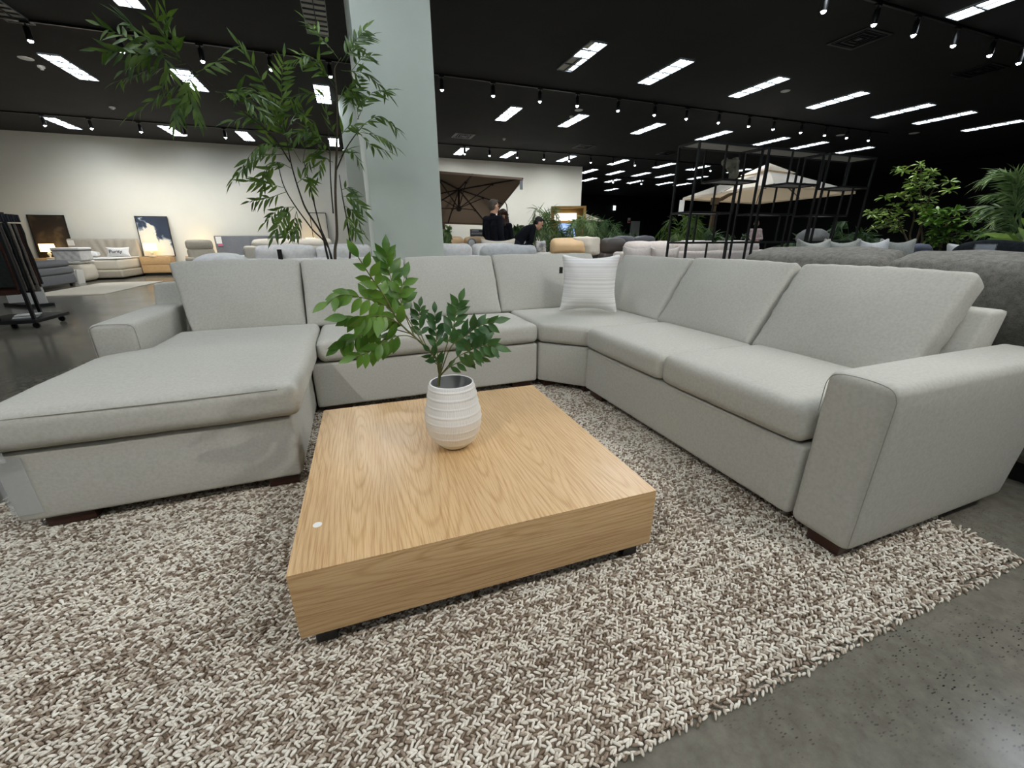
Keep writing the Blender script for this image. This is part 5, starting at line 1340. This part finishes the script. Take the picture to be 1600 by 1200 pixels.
lamp(-4.70, 16.85, 0.592, 'table lamp glowing on the wall behind the greige recliner')
lamp(-1.35, 16.80, 0.75, 'table lamp glowing behind the dark lower fronds of the tree')
st_ = MB().box((-1.35, 16.80, 0.67), (0.36, 0.28, 0.155)).build('storage_box', M_WHITE, None, smooth=False, bevel=0.006); tag(st_, 'white box under the lamp behind the cream sofa', 'box')
A_PALE = art('abstract_pale_grey', [(0.0, (214, 212, 202)), (0.5, (206, 204, 194)), (1.0, (196, 194, 184))], 2.0, 0.4)
painting(-1.02, A_PALE, 'pale framed picture leaning on the white wall behind the tree stems', 0.592, 0.52, 1.4)

# ------------------------------------------------------------------ fabric swatch rack at the left edge
rk = thing('swatch_stand', 'black stand of hanging fabric swatches at the left edge', 'display stand', (-4.22, 7.30, 0), 0.0)
m = MB(); m.box((0, 0, 0.10), (0.64, 0.70, 0.045)); m.build('base', M_BLACK, rk, bevel=0.006)
for x in (-0.26, 0.26):
    for y in (-0.26, 0.26):
        m = MB(); m.tube([(x, y - 0.01, 0.038), (x, y + 0.01, 0.038)], 0.036, 14); m.box((x, y, 0.07), (0.03, 0.03, 0.03)); m.build('caster', M_BLACKP, rk)
for x, y in ((0.29, -0.31), (-0.05, -0.31), (0.03, 0.31)):
    m = MB(); m.bar((x, y, 0.12), (x, y, 1.42), 0.032); m.build('post', M_BLACK, rk, smooth=False)
m = MB(); m.bar((0.03, -0.31, 1.40), (0.03, 0.31, 1.40), 0.022); m.bar((-0.05, -0.31, 1.40), (0.29, -0.31, 1.40), 0.022); m.build('top_bar', M_BLACK, rk, smooth=False)
sw_mats = [fabric('swatch_%s' % n, c, tuple(int(q * 0.75) for q in c), 160, 40) for n, c in (('charcoal', (52, 50, 50)), ('brown', (84, 66, 54)), ('grey', (120, 114, 108)), ('rust', (72, 48, 42)), ('stone', (142, 134, 122)), ('black', (34, 33, 34)), ('green', (44, 50, 48)))]
for k in range(17):
    y = 7.52 - k * 0.031
    mt_ = sw_mats[(k * 3) % 7]
    t = thing('fabric_swatch', ('hanging fabric swatch in %s, %s from the back of the black stand' % (mt_.name.split('_')[1], (ORD + ['sixteenth', 'seventeenth'])[k])) if k else 'hanging fabric swatch at the back end of the black stand', 'fabric sample', (-4.19 - 0.012 * (k % 3), y, 0), 0.0, 'fabric swatches on the stand')
    MB().box((0, 0, 1.344), (0.40, 0.022, 0.09)).build('header', simple('navy_header_%d' % k, (30, 34, 44), 0.6) if k == 0 else bpy.data.materials['navy_header_0'], t, smooth=False)
    sb(MB(), (-0.195, -0.011, 0.52 - 0.03 * (k % 4)), (0.195, 0.011, 1.28), 0.009, (8, 2, 14), fold=0.010, seed=k).build('cloth', mt_, t)
for k, (x, y, z, lb) in enumerate(((-5.62, 9.82, 0.05, 'white sample carton behind the black swatch stand, left of two'), (-5.22, 9.50, 0.05, 'white sample carton behind the black swatch stand, right of two'))):
    o = MB().box((x, y, z + 0.13), (0.25, 0.12, 0.26), Matrix.Rotation(0.45, 3, 'Z')).build('sample_carton', M_WHITE, None, smooth=False, bevel=0.003); tag(o, lb, 'box')
tr = MB(); tr.box((-5.42, 9.66, 0.025), (0.80, 0.30, 0.05), Matrix.Rotation(-0.67, 3, 'Z')); tag(tr.build('low_trolley', M_BLACK, None, smooth=False), 'black low board on the floor under two white cartons behind the swatch stand', 'trolley')
lf = thing('paper_stack', 'stack of white leaflets on the base of the black swatch stand', 'papers', (-4.10, 7.16, 0.1235), 0.3)
for k in range(4): MB().box((0.01 * k, 0.004 * k, 0.006 + 0.012 * k), (0.22, 0.16, 0.011)).build('leaflet', M_WHITE if k % 2 else M_LOUVRE, lf, smooth=False)
TRUNKS = [[(8.03, 4.06, 0.94, 0), (8.01, 4.11, 1.09, 0), (7.98, 4.16, 1.18, 0), (7.93, 4.26, 1.39, 0), (7.88, 4.35, 1.46, 0)], [(8.04, 4.03, 0.94, 0), (8.03, 4.07, 1.12, 0), (8.02, 4.08, 1.36, 0), (7.99, 4.14, 1.53, 0), (7.92, 4.27, 1.71, 0)], [(8.1, 3.92, 0.94, 0), (8.05, 4.02, 1.35, 0), (8.03, 4.06, 1.6, 0), (8.01, 4.11, 1.77, 0), (7.98, 4.16, 2.07, 0)], [(8.07, 3.99, 1.44, 0), (8.07, 3.99, 1.66, 0), (8.08, 3.97, 1.76, 0), (8.1, 3.92, 1.81, 0)], [(8.19, 3.73, 0.94, 0), (8.18, 3.74, 1.14, 0), (8.18, 3.75, 1.29, 0), (8.19, 3.74, 1.43, 0)]]
CLUSTERS = [(7.95, 4.22, 2.09, 60), (7.99, 4.15, 2.09, 60), (7.92, 4.27, 2.04, 50), (7.95, 4.21, 1.96, 60), (7.99, 4.14, 1.93, 60), (8.02, 4.08, 1.98, 50), (7.99, 4.13, 1.83, 60), (8.04, 4.04, 1.82, 70), (8.08, 3.96, 1.83, 60), (8.11, 3.91, 1.82, 40), (7.96, 4.2, 1.86, 40), (7.93, 4.26, 1.73, 60), (7.9, 4.31, 1.76, 50), (7.85, 4.4, 1.68, 50), (7.83, 4.44, 1.67, 40), (7.97, 4.19, 1.65, 70), (8.01, 4.1, 1.69, 60), (8.06, 4.01, 1.62, 60), (8.09, 3.95, 1.66, 30), (7.89, 4.33, 1.57, 70), (7.87, 4.36, 1.5, 70), (7.94, 4.24, 1.49, 80), (7.83, 4.43, 1.47, 60), (7.76, 4.55, 1.48, 70), (7.73, 4.61, 1.42, 60), (7.76, 4.55, 1.31, 60), (7.78, 4.53, 1.4, 50), (7.9, 4.31, 1.39, 80), (7.96, 4.2, 1.36, 70), (7.98, 4.15, 1.45, 70), (8.02, 4.08, 1.53, 60), (8.08, 3.97, 1.54, 50), (7.87, 4.36, 1.28, 60), (7.84, 4.42, 1.22, 50), (7.97, 4.18, 1.21, 70), (8.02, 4.09, 1.21, 80), (8.03, 4.07, 1.3, 70), (7.91, 4.29, 1.27, 60)]
BUSH = [(7.74, 3.75, 1.34, 80), (7.73, 3.78, 1.26, 70), (7.76, 3.71, 1.42, 80), (7.79, 3.64, 1.44, 80), (7.83, 3.55, 1.41, 80), (7.87, 3.48, 1.42, 70), (7.78, 3.66, 1.29, 90), (7.82, 3.58, 1.3, 90), (7.86, 3.5, 1.3, 90), (7.88, 3.43, 1.35, 60), (7.78, 3.67, 1.18, 80), (7.82, 3.59, 1.18, 90), (7.85, 3.51, 1.19, 90), (7.89, 3.43, 1.22, 80), (7.81, 3.6, 1.09, 80), (7.84, 3.53, 1.09, 80), (7.88, 3.45, 1.1, 90), (7.91, 3.37, 1.12, 70), (7.8, 3.61, 1.0, 60), (7.79, 3.64, 1.04, 50)]
PALM = [[(7.53, 2.69, 0.96, 0), (7.49, 2.82, 1.43, 0), (7.45, 2.9, 1.63, 0), (7.4, 3.05, 1.77, 0), (7.35, 3.17, 1.69, 0)], [(7.53, 2.69, 0.96, 0), (7.48, 2.83, 1.45, 0), (7.44, 2.94, 1.71, 0), (7.4, 3.03, 1.79, 0), (7.36, 3.14, 1.75, 0)], [(7.52, 2.72, 1.08, 0), (7.47, 2.85, 1.43, 0), (7.43, 2.96, 1.55, 0), (7.4, 3.05, 1.56, 0), (7.36, 3.14, 1.56, 0)], [(7.53, 2.7, 0.99, 0), (7.48, 2.83, 1.32, 0), (7.45, 2.93, 1.41, 0), (7.41, 3.02, 1.44, 0), (7.37, 3.11, 1.44, 0)], [(7.53, 2.7, 1.01, 0), (7.48, 2.84, 1.32, 0), (7.44, 2.93, 1.37, 0), (7.41, 3.01, 1.36, 0), (7.38, 3.09, 1.33, 0)], [(7.53, 2.69, 0.96, 0), (7.5, 2.8, 1.2, 0), (7.47, 2.88, 1.27, 0), (7.44, 2.95, 1.29, 0), (7.41, 3.0, 1.25, 0)], [(7.53, 2.69, 0.96, 0), (7.5, 2.78, 1.15, 0), (7.47, 2.85, 1.19, 0), (7.45, 2.92, 1.17, 0), (7.42, 2.99, 1.12, 0)], [(7.53, 2.69, 0.96, 0), (7.47, 2.87, 1.55, 0), (7.44, 2.93, 1.71, 0), (7.41, 3.01, 1.79, 0), (7.38, 3.09, 1.83, 0)], [(7.53, 2.7, 0.99, 0), (7.48, 2.84, 1.52, 0), (7.46, 2.89, 1.68, 0), (7.45, 2.91, 1.75, 0), (7.44, 2.94, 1.79, 0)], [(7.54, 2.68, 0.96, 0), (7.49, 2.81, 1.43, 0), (7.48, 2.85, 1.61, 0), (7.48, 2.84, 1.66, 0), (7.49, 2.8, 1.62, 0)], [(7.54, 2.68, 0.96, 0), (7.51, 2.77, 1.08, 0), (7.48, 2.82, 1.13, 0), (7.46, 2.89, 1.09, 0), (7.45, 2.92, 1.03, 0)]]
SPOTS_NEAR = [(4.84, 4.58, (1.7, 1.5, 0.5), 330), (5.88, 4.58, (1.9, 2.6, 0.5), 330), (3.8, 4.58, (4.6, 6.4, 0.7), 300), (6.86, 4.58, (6.0, 3.0, 0.8), 300), (8.68, 4.58, (8.0, 3.8, 1.2), 230), (6.86, 4.58, (7.9, 3.8, 1.4), 250), (5.88, 4.58, (7.4, 2.8, 1.3), 300),
              (-2.2, -0.9, (0.0, 1.8, 0.4), 400), (2.7, -0.9, (0.9, 1.8, 0.3), 380), (-1.0, -0.9, (-0.9, 1.4, 0.3), 60), (1.4, -0.9, (1.6, 0.9, 0.3), 60), (4.2, -0.9, (2.6, 0.8, 0.4), 90),  # weak beams are added front fill; the strong pair follows the vase shadows
              (-1.5, 4.58, (-0.6, 6.8, 0.6), 320), (-3.2, 4.58, (-3.9, 7.6, 0.5), 200), (2.85, 4.58, (2.5, 7.6, 0.8), 380)]  # added beams from unseen heads, to brighten the showroom behind

# ------------------------------------------------------------------ people
DG = lambda: bpy.context.evaluated_depsgraph_get()
def remeshed(mb, name, mat, parent, voxel=0.011, smooth=2, label=None):
    """fuse overlapping volumes into one continuous surface"""
    me = bpy.data.meshes.new(name); me.from_pydata(mb.v, [], mb.f)
    o = bpy.data.objects.new(name, me); COL.objects.link(o)
    r = o.modifiers.new('fuse', 'REMESH'); r.mode = 'VOXEL'; r.voxel_size = voxel; r.use_smooth_shade = True
    s = o.modifiers.new('relax', 'SMOOTH'); s.factor = 0.5; s.iterations = smooth
    dg = DG(); dg.update()
    nm = bpy.data.meshes.new_from_object(o.evaluated_get(dg)); nm.name = name
    o.modifiers.clear(); o.data = nm; bpy.data.meshes.remove(me)
    nm.materials.clear(); nm.materials.append(mat)
    for p in nm.polygons: p.use_smooth = True
    if parent: o.parent = parent
    if label: o['label'] = label
    return o
SKIN = simple('skin', (214, 168, 142), 0.55, var=0.08, vscale=12)
H_GREY = simple('grey_brown_hair', (98, 88, 78), 0.7, var=0.4, vscale=60, bump=0.6, bscale=300)
H_AUB = simple('auburn_curls', (58, 36, 26), 0.7, var=0.4, vscale=40, bump=0.8, bscale=120)
H_BLK = simple('black_hair', (26, 23, 21), 0.6, var=0.3, vscale=60, bump=0.5, bscale=300)
K_JUMP = fabric('black_navy_jumper', (30, 32, 40), (18, 19, 25), 260, 40, 0.4)
K_BLACK = fabric('black_shirt', (24, 26, 33), (14, 15, 20), 260, 40, 0.3)
K_TROU = fabric('dark_trousers', (44, 46, 54), (30, 32, 38))
K_WHITE = fabric('white_blouse', (238, 226, 230), (222, 204, 212), 60, 20, 0.3)
K_CREAM = fabric('cream_trousers', (232, 222, 202), (214, 204, 184))
EYE = simple('dark_eye', (30, 24, 22), 0.2)
LIP = simple('lip', (168, 104, 92), 0.5)
SHOE = simple('dark_shoe', (26, 24, 24), 0.5)

def person(label, loc, rz, h, J, top, bottom, hair_mat, hair, head_yaw=0.0, head_pitch=0.0, female=False, beard=None):
    """J: joint overrides in a 1.78 m frame, facing -y"""
    k = h / 1.78
    P = dict(pelvis=(0, 0, .96), waist=(0, .005, 1.12), chest=(0, .01, 1.31), neck=(0, .012, 1.475), head=(0, -.015, 1.645),
             shl=(.175, .015, 1.42), ell=(.235, .04, 1.14), wrl=(.225, -.05, .90), shr=(-.175, .015, 1.42), elr=(-.235, .04, 1.14), wrr=(-.225, -.05, .90),
             hil=(.09, 0, .93), knl=(.1, -.015, .50), anl=(.1, .03, .085), hir=(-.09, 0, .93), knr=(-.1, -.015, .50), anr=(-.1, .03, .085))
    P.update(J); P = {a: V3(b) * k for a, b in P.items()}
    if female:
        for s in ('shl', 'shr'): P[s].x *= 0.88
    t = thing('person', label, 'person', loc, rz)
    HR = Matrix.Rotation(head_yaw, 3, 'Z') @ Matrix.Rotation(head_pitch, 3, 'X')
    hd = P['head']
    def hp(x, y, z): return hd + HR @ (V3((x, y, z)) * k)
    X = (P['shl'] - P['shr']).normalized()
    fr = 1.0 if not female else 0.9
    def torso(m, g):
        for s in (-1, 1):
            m.capsule([P['pelvis'] + X * (s * .085 * k), P['waist'] + X * (s * .07 * k * fr), P['chest'] + X * (s * .085 * k), (P['neck'] * .35 + P['chest'] * .65) + X * (s * .09 * k)], [(.105 + g) * k * (1.05 if female else 1), (.095 + g) * k * fr, (.105 + g) * k * fr, (.085 + g) * k * fr])
        m.capsule([P['shl'], P['neck'] * .5 + P['chest'] * .5, P['shr']], [(.062 + g) * k, (.085 + g) * k, (.062 + g) * k])
    def arms(m, g, full):
        for s in 'lr':
            a, b, c = P['sh' + s], P['el' + s], P['wr' + s]
            m.capsule([a, a.lerp(b, .4), b, b.lerp(c, .35), c], [(.060 + g) * k * fr, (.053 + g) * k * fr, (.042 + g) * k * fr, (.041 + g) * k * fr, (.028 + g) * k])
    def legs(m, g):
        for s in 'lr':
            a, b, c = P['hi' + s], P['kn' + s], P['an' + s]
            m.capsule([a, a.lerp(b, .4), b, b.lerp(c, .3), c], [(.092 + g) * k, (.080 + g) * k, (.058 + g) * k, (.058 + g) * k, (.038 + g) * k])
    body = MB(); torso(body, 0); arms(body, 0, True); legs(body, 0)
    for s in 'lr': body.capsule([P['an' + s] - V3((0, 0, .04 * k)), P['an' + s] + V3((0, -.13, -.05)) * k], [.04 * k, .034 * k])
    body.capsule([P['neck'] - (P['neck'] - P['chest']) * .2, P['neck'].lerp(hp(0, .02, -.05), .7)], [.058 * k * fr, .054 * k * fr])
    body.ball(hp(0, .012, .028), (.076 * k, .094 * k, .098 * k), 16, 12, HR)
    body.ball(hp(0, -.012, -.045), (.062 * k, .074 * k, .075 * k), 14, 10, HR)
    body.ball(hp(0, -.052, -.098), (.030 * k, .026 * k, .022 * k), 10, 8, HR)
    body.capsule([hp(0, -.086, .012), hp(0, -.106, -.028)], [.010 * k, .016 * k], 8)
    body.capsule([hp(-.035, -.082, .026), hp(.035, -.082, .026)], [.010 * k, .010 * k], 8)
    for s in (-1, 1): body.ball(hp(s * .078, .015, -.008), (.012 * k, .022 * k, .034 * k), 8, 6, HR)
    for s, sg in (('l', 1), ('r', -1)):
        d = (P['wr' + s] - P['el' + s]).normalized(); w = P['wr' + s]
        side = d.cross(X).normalized(); wid = d.cross(side).normalized()
        if wid.dot(V3((0, -1, 0))) < 0: wid = -wid      # thumb edge to the front
        palm = X * -sg                                   # palms face the body
        body.capsule([w, w + d * .05 * k, w + d * .085 * k], [.028 * k, .034 * k, .032 * k])
        for q, (o_, L) in enumerate(((.028, .072), (.010, .082), (-.009, .076), (-.027, .060))):
            b0 = w + d * .085 * k + wid * o_ * k
            body.capsule([b0, b0 + (d * L * .5 + palm * .008) * k, b0 + (d * L * .92 + palm * (.030 + .004 * q)) * k], [.0105 * k, .0095 * k, .0085 * k], 7)
        b0 = w + d * .035 * k + wid * .026 * k
        body.capsule([b0, b0 + (d * .030 + wid * .026 + palm * .008) * k, b0 + (d * .062 + wid * .030 + palm * .02) * k], [.013 * k, .011 * k, .009 * k], 7)
    remeshed(body, 'body', SKIN, t, 0.009 * k)
    m = MB(); torso(m, .012); arms(m, .010, True); m.capsule([P['neck'] * .96 + P['chest'] * .04, P['neck'] + (P['neck'] - P['chest']) * .08], [.068 * k * fr, .064 * k * fr])
    remeshed(m, 'top', top, t, 0.012 * k)
    m = MB()
    for s in (-1, 1): m.capsule([P['pelvis'] + X * (s * .085 * k) + V3((0, 0, .02)), P['pelvis'] + X * (s * .085 * k) - V3((0, 0, .05))], [.118 * k, .118 * k])
    legs(m, .012); remeshed(m, 'trousers', bottom, t, 0.012 * k)
    for s in 'lr':
        a = P['an' + s]; m = MB()
        m.capsule([V3((a.x, a.y + .02 * k, .045 * k)), V3((a.x, a.y - .07 * k, .042 * k)), V3((a.x, a.y - .15 * k, .036 * k))], [.045 * k, .044 * k, .036 * k])
        m.v = [(x, y, max(0.0, z)) for x, y, z in m.v]
        remeshed(m, 'shoe', SHOE, t, 0.009)
    m = MB(); hair(m, hp, k, HR); remeshed(m, 'hair', hair_mat, t, 0.009 * k, 1)
    for s in (-1, 1): MB().ball(hp(s * .031, -.083, .008), .0095 * k, 10, 8).build('eye', EYE, t)
    m = MB(); m.ball(hp(0, -.086, -.062), (.022 * k, .008 * k, .007 * k), 10, 6, HR); m.build('mouth', LIP, t)
    if beard:
        m = MB(); m.ball(hp(0, -.038, -.082), (.056 * k, .052 * k, .045 * k), 12, 8, HR); remeshed(m, 'beard', beard, t, 0.008, 1)
    return t
def short_hair(m, hp, k, HR):
    m.ball(hp(0, .030, .052), (.082 * k, .090 * k, .084 * k), 16, 10, HR); m.ball(hp(0, .060, -.005), (.074 * k, .058 * k, .070 * k), 14, 8, HR)
    m.ball(hp(0, -.035, .100), (.062 * k, .050 * k, .026 * k), 12, 8, HR)
def curls(m, hp, k, HR):
    rr = random.Random(4)
    m.ball(hp(0, .025, .05), (.088 * k, .095 * k, .082 * k), 14, 10, HR)
    for q in range(70):
        a = rr.uniform(0.25, 2 * PI - 0.25) - PI / 2 + PI * 0; z = rr.uniform(-.22, .07)
        ang = rr.uniform(-0.15, PI + 0.15)
        r_ = .085 + .02 * rr.random() + max(0, -z) * .10
        m.ball(hp(r_ * math.cos(ang), .03 + r_ * math.sin(ang) * .8, z), .030 * k, 8, 6)
def tied_hair(m, hp, k, HR):
    m.ball(hp(0, .030, .046), (.082 * k, .090 * k, .082 * k), 16, 10, HR); m.ball(hp(0, .11, .03), .04 * k, 10, 8)
person('man with grey hair in a black jumper standing with his back half turned', (2.62, 8.05, 0), math.radians(118), 1.80,
       dict(wrl=(.20, -.16, .98), ell=(.235, .01, 1.15), head=(0, -.03, 1.645)), K_JUMP, K_TROU, H_GREY, short_hair, -0.1)
person('woman with long curly auburn hair in black, half hidden behind the grey-haired man', (2.93, 8.38, 0), math.radians(140), 1.66,
       dict(), K_BLACK, K_TROU, H_AUB, curls, 0.25, 0, True)
person('dark-haired man in a black shirt bending forward to write', (3.30, 8.45, 0), math.radians(88), 1.78,
       dict(pelvis=(0, .05, .95), waist=(0, -.03, 1.09), chest=(0, -.20, 1.235), neck=(0, -.335, 1.315), head=(0, -.45, 1.385), shl=(.17, -.28, 1.27), shr=(-.17, -.26, 1.29),
            ell=(.22, -.30, 1.02), wrl=(.12, -.42, .84), elr=(-.24, -.20, 1.04), wrr=(-.18, -.06, .93), hil=(.09, .05, .92), hir=(-.09, .05, .92)), K_BLACK, K_TROU, H_BLK, short_hair, 0.05, 0.55, False, None)
person('woman in a white blouse and cream trousers with folded arms, far off by the umbrella', (12.53, 10.60, 0), math.radians(-38), 1.66,
       dict(ell=(.24, -.03, 1.14), wrl=(.02, -.20, 1.13), elr=(-.24, -.03, 1.12), wrr=(-.02, -.185, 1.08)), K_WHITE, K_CREAM, H_AUB, tied_hair, 0, 0, True)

# ------------------------------------------------------------------ showroom plants
def pot(t, r, h, mat=M_POT):
    MB().lathe([(r * 0.78, 0.0), (r * 0.8, 0.01), (r, h), (r * 0.9, h), (r * 0.88, h - 0.04)], n=24).build('planter', mat, t)
    MB().lathe([(0.0, h - 0.05), (r * 0.885, h - 0.045), (0.0, h - 0.03)], n=20).build('soil', M_SOIL, t)
def palm(label, loc, h, nf, spread, mat, name='potted_palm', L=0.26, lean=None, seed=0, potr=0.2, poth=0.35, pairs=16, narrow=0.022):
    rr = random.Random(seed); t = thing(name, label, 'plant', loc)
    pot(t, potr, poth)
    st = MB()
    for k in range(nf):
        a = 2 * PI * k / nf + rr.uniform(-0.3, 0.3); hh = h * rr.uniform(0.7, 1.0); sp_ = spread * rr.uniform(0.7, 1.1)
        dx, dy = math.cos(a), math.sin(a)
        if lean: dx, dy = dx * 0.6 + lean[0], dy * 0.6 + lean[1]
        pts = [(0.04 * dx, 0.04 * dy, poth - 0.04), (0.12 * dx * sp_, 0.12 * dy * sp_, poth + (hh - poth) * 0.55), (0.5 * dx * sp_, 0.5 * dy * sp_, hh), (0.95 * dx * sp_, 0.95 * dy * sp_, hh * 0.93), (1.25 * dx * sp_, 1.25 * dy * sp_, hh * 0.76)]
        fo = MB()
        pinnate(fo, fo, pts, L, narrow, pairs, 0.42, (0.008, 0.002), 'strip', up=V3((0.1 * dx, 0.1 * dy, 1)), droop=0.35, spread=0.9, curl=0.4, jit=0.2)
        fo.build('frond', mat, t, sharp=180)
    return t
palm('tall palm with feathery fronds behind the bending man', (4.36, 9.5, 0), 1.75, 14, 0.34, M_PALM, L=0.30, seed=1)
palm('palm between the tall feathery palm and the lit kiosk', (5.02, 10.1, 0), 1.30, 11, 0.28, M_DARKPLANT, L=0.3, seed=2)
palm('palm with hanging fronds in front of the small pale umbrella', (5.80, 10.15, 0), 1.62, 12, 0.40, M_PALM, L=0.30, seed=3)
palm('dark palm by the black wall right of the small pale umbrella', (7.75, 11.95, 0), 1.75, 12, 0.45, M_DARKPLANT, L=0.3, seed=4)
palm('dark low palm before the pale far door', (9.0, 12.7, 0), 1.30, 11, 0.5, M_DARKPLANT, L=0.3, seed=5)
palm('wide green fern-like palm seen through the left bay of the shelf', (7.05, 7.8, 0), 1.55, 18, 0.45, M_LANCE, L=0.26, seed=6)
palm('bluish green fern beside the umbrella mast', (8.35, 8.25, 0), 1.35, 12, 0.36, M_DARKPLANT, L=0.22, seed=7)
palm('low wispy plant seen at the foot of the middle shelf bay', (7.9, 7.1, 0), 1.15, 11, 0.4, M_DARKPLANT, L=0.12, seed=8, narrow=0.03)
palm('dark leafy plant behind the right bay of the shelf', (9.5, 5.75, 0), 1.40, 13, 0.5, M_DARKPLANT, L=0.24, seed=9, narrow=0.04)
palm('dark low plant left of the round stone, seen through the shelf', (9.55, 6.95, 0), 1.18, 11, 0.45, M_DARKPLANT, L=0.2, seed=10, narrow=0.04)
palm('small leafy plant between the woman and the bending man', (3.72, 9.75, 0), 1.38, 9, 0.18, M_DARKPLANT, L=0.14, seed=12, narrow=0.05)
palm('plant with cream-edged leaves beside the pillar near the brown umbrella', (1.80, 8.55, 0), 1.42, 4, 0.06, M_PALM, L=0.10, seed=13, narrow=0.05)
palm('yellow-green leafy plant at the right edge under the palm', (6.48, 2.30, 0), 1.18, 13, 0.26, M_CITRUS, L=0.22, seed=14, narrow=0.06)
pf = MB().soft((0.46, 0.4, 0.26), 0.12, (8, 6, 6), (0.04, 0.04, 0.04), TR(8.22, 5.68, 1.08, -0.9), 0.02, 4.0).build('stone_ornament', simple('pale_grey_stone', (150, 148, 146), 0.8, var=0.3, vscale=10), None); tag(pf, 'large rounded pale grey stone seen through the right shelf bay', 'stone')
ps = MB().box((8.22, 5.68, 0.46), (0.5, 0.5, 0.92)).build('plinth_block', M_BLACK, None, smooth=False, bevel=0.01); tag(ps, 'black plinth under the rounded pale grey stone', 'plinth')
ty = thing('side_table', 'small white-topped table in front of the umbrella mast', 'table', (5.95, 6.32, 0), -0.6)
MB().box((0, 0, 1.03), (0.36, 0.30, 0.03)).build('tabletop', M_WHITE, ty, smooth=False, bevel=0.004)
MB().tube([(0, 0, 0.02), (0, 0, 1.02)], 0.025, 10).build('stem', M_BLACK, ty); MB().lathe([(0.16, 0.0), (0.16, 0.012), (0.02, 0.03)], n=24).build('base', M_BLACK, ty)

CL = CLUSTERS
def leafy_tree(label, trunks, cl, base, mat, L, per, seed, name='potted_tree'):
    rr = random.Random(seed); B = V3(base)
    t = thing(name, label, 'tree', base); pot(t, 0.24, 0.42)
    cl3 = []
    for x, y, z, r_ in cl:
        g = rr.gauss(0, 0.13); u = V3((0.45, 0.89, 0)); v = V3((x, y, 0)) - V3((B.x, B.y, 0))
        cl3.append((V3((x, y, z)) - B + V3((0.35 * g, 0.9 * g, rr.gauss(0, 0.015))), r_ / 520))
    st = MB(); ends = []
    for tr_ in trunks:
        pts = [V3((rr.gauss(0, 0.03), rr.gauss(0, 0.03), 0.39))] + [V3(p[:3]) - B for p in tr_]
        S = spline(pts, 24); st.tube(S, [0.016 - 0.011 * i / 24 for i in range(25)], 7); ends += S[8:]
    for c, r_ in cl3:
        e = min(ends, key=lambda p: (p - c).length + (0.3 if p.z > c.z else 0))
        st.tube(spline([e, e.lerp(c, .5) + V3((0, 0, 0.02)), c], 8), [0.005 - 0.003 * i / 8 for i in range(9)], 5)
    st.build('trunk', M_STEM, t)
    fo = MB()
    for c, r_ in cl3:
        for q in range(per):
            a = rr.uniform(0, 2 * PI); el = rr.uniform(-0.5, 0.9)
            d = V3((math.cos(a) * math.cos(el), math.sin(a) * math.cos(el), math.sin(el)))
            fo.leaf(c + d * rr.uniform(0.0, 0.03), d, V3((0, 0, 1)) + d.cross(V3((0, 0, 1))) * rr.gauss(0, 0.5), L * rr.uniform(0.75, 1.15), L * 0.36, 0.5, 0.2, 'obovate', 5)
    fo.build('foliage', mat, t, sharp=180)
    return t
leafy_tree('airy bright green tree with several thin trunks, right of the black shelf', TRUNKS[:4], CL, (8.05, 4.02, 0), M_CITRUS, 0.10, 16, 2)
leafy_tree('dense rounded bright green bush right of the airy tree', TRUNKS[4:], BUSH, (8.16, 3.72, 0), M_LEAF, 0.11, 30, 3)
pr = thing('potted_palm', 'tall palm with feathery pale green fronds at the right edge', 'plant', (7.53, 2.70, 0)); pot(pr, 0.22, 0.4)
B = V3((7.53, 2.70, 0))
for i, s in enumerate(PALM):
    g = 0.10 * math.sin(i * 2.3)
    pts = [V3((0.03 * math.cos(i * 2.0), 0.03 * math.sin(i * 2.0), 0.38))] + [V3(p[:3]) - B + V3((0.15 * g * j, 0.2 * g * j, 0)) for j, p in enumerate(s)]
    fo = MB(); pinnate(fo, fo, pts, 0.17, 0.015, 26, 0.36, (0.011, 0.002), 'strip', up=V3((-0.4, 0.3, 1)), droop=0.35, spread=0.8, curl=0.35, jit=0.25)
    fo.build('frond', M_PALM, pr, sharp=180)

# ------------------------------------------------------------------ the light the spot heads throw, visible heads and added ones
def spot_light(x, y, aim, watts, size=70, col=(1.0, 0.985, 0.955), blend=0.9, rad=0.035):
    l = bpy.data.lights.new('track_spot_beam', 'SPOT'); l.energy = watts; l.spot_size = math.radians(size); l.spot_blend = blend; l.shadow_soft_size = rad; l.color = col
    o = bpy.data.objects.new('track_spot_beam', l); COL.objects.link(o); o.location = (x, y, 3.74)
    o.rotation_euler = (V3(aim) - V3((x, y, 3.74))).to_track_quat('-Z', 'Y').to_euler(); return o
for x, y, aim, w_ in SPOTS_NEAR: spot_light(x, y, aim, w_)
for x in (-1.87, 1.95, 3.98, 5.87): spot_light(x, 9.0, (x - 0.2, 7.2, 0.6), 110, 80)
for x, a in ((-3.93, (-6.9, 15.0, 0.5)), (-2.89, (-6.2, 14.2, 0.3)), (-0.91, (-1.0, 8.7, 0.9))): spot_light(x, 9.0, a, 420, 80)
for x, a in ((0.0, (-0.35, 4.5, 1.75)), (-0.91, (-0.7, 4.4, 1.8))): spot_light(x, 9.0, a, 300, 32, blend=1.0)
for x, a in ((2.97, (2.9, 11.0, 1.2)), (4.85, (4.9, 10.6, 0.9)), (6.85, (6.4, 11.6, 0.9)), (7.77, (9.0, 11.2, 1.5)), (8.76, (9.6, 7.0, 1.0)), (9.75, (12.0, 10.4, 1.0))): spot_light(x, 9.0, a, 260, 80)
for x in (-6.72, -5.82, -4.81, -2.92): spot_light(x, 14.8, (x, 16.4, 0.6), 240, 125, blend=1.0)
for x in (3.86, 5.72, 7.74, 9.61): spot_light(x, 14.8, (x - 0.2, 17.0, 1.2), 230, 125, blend=1.0)
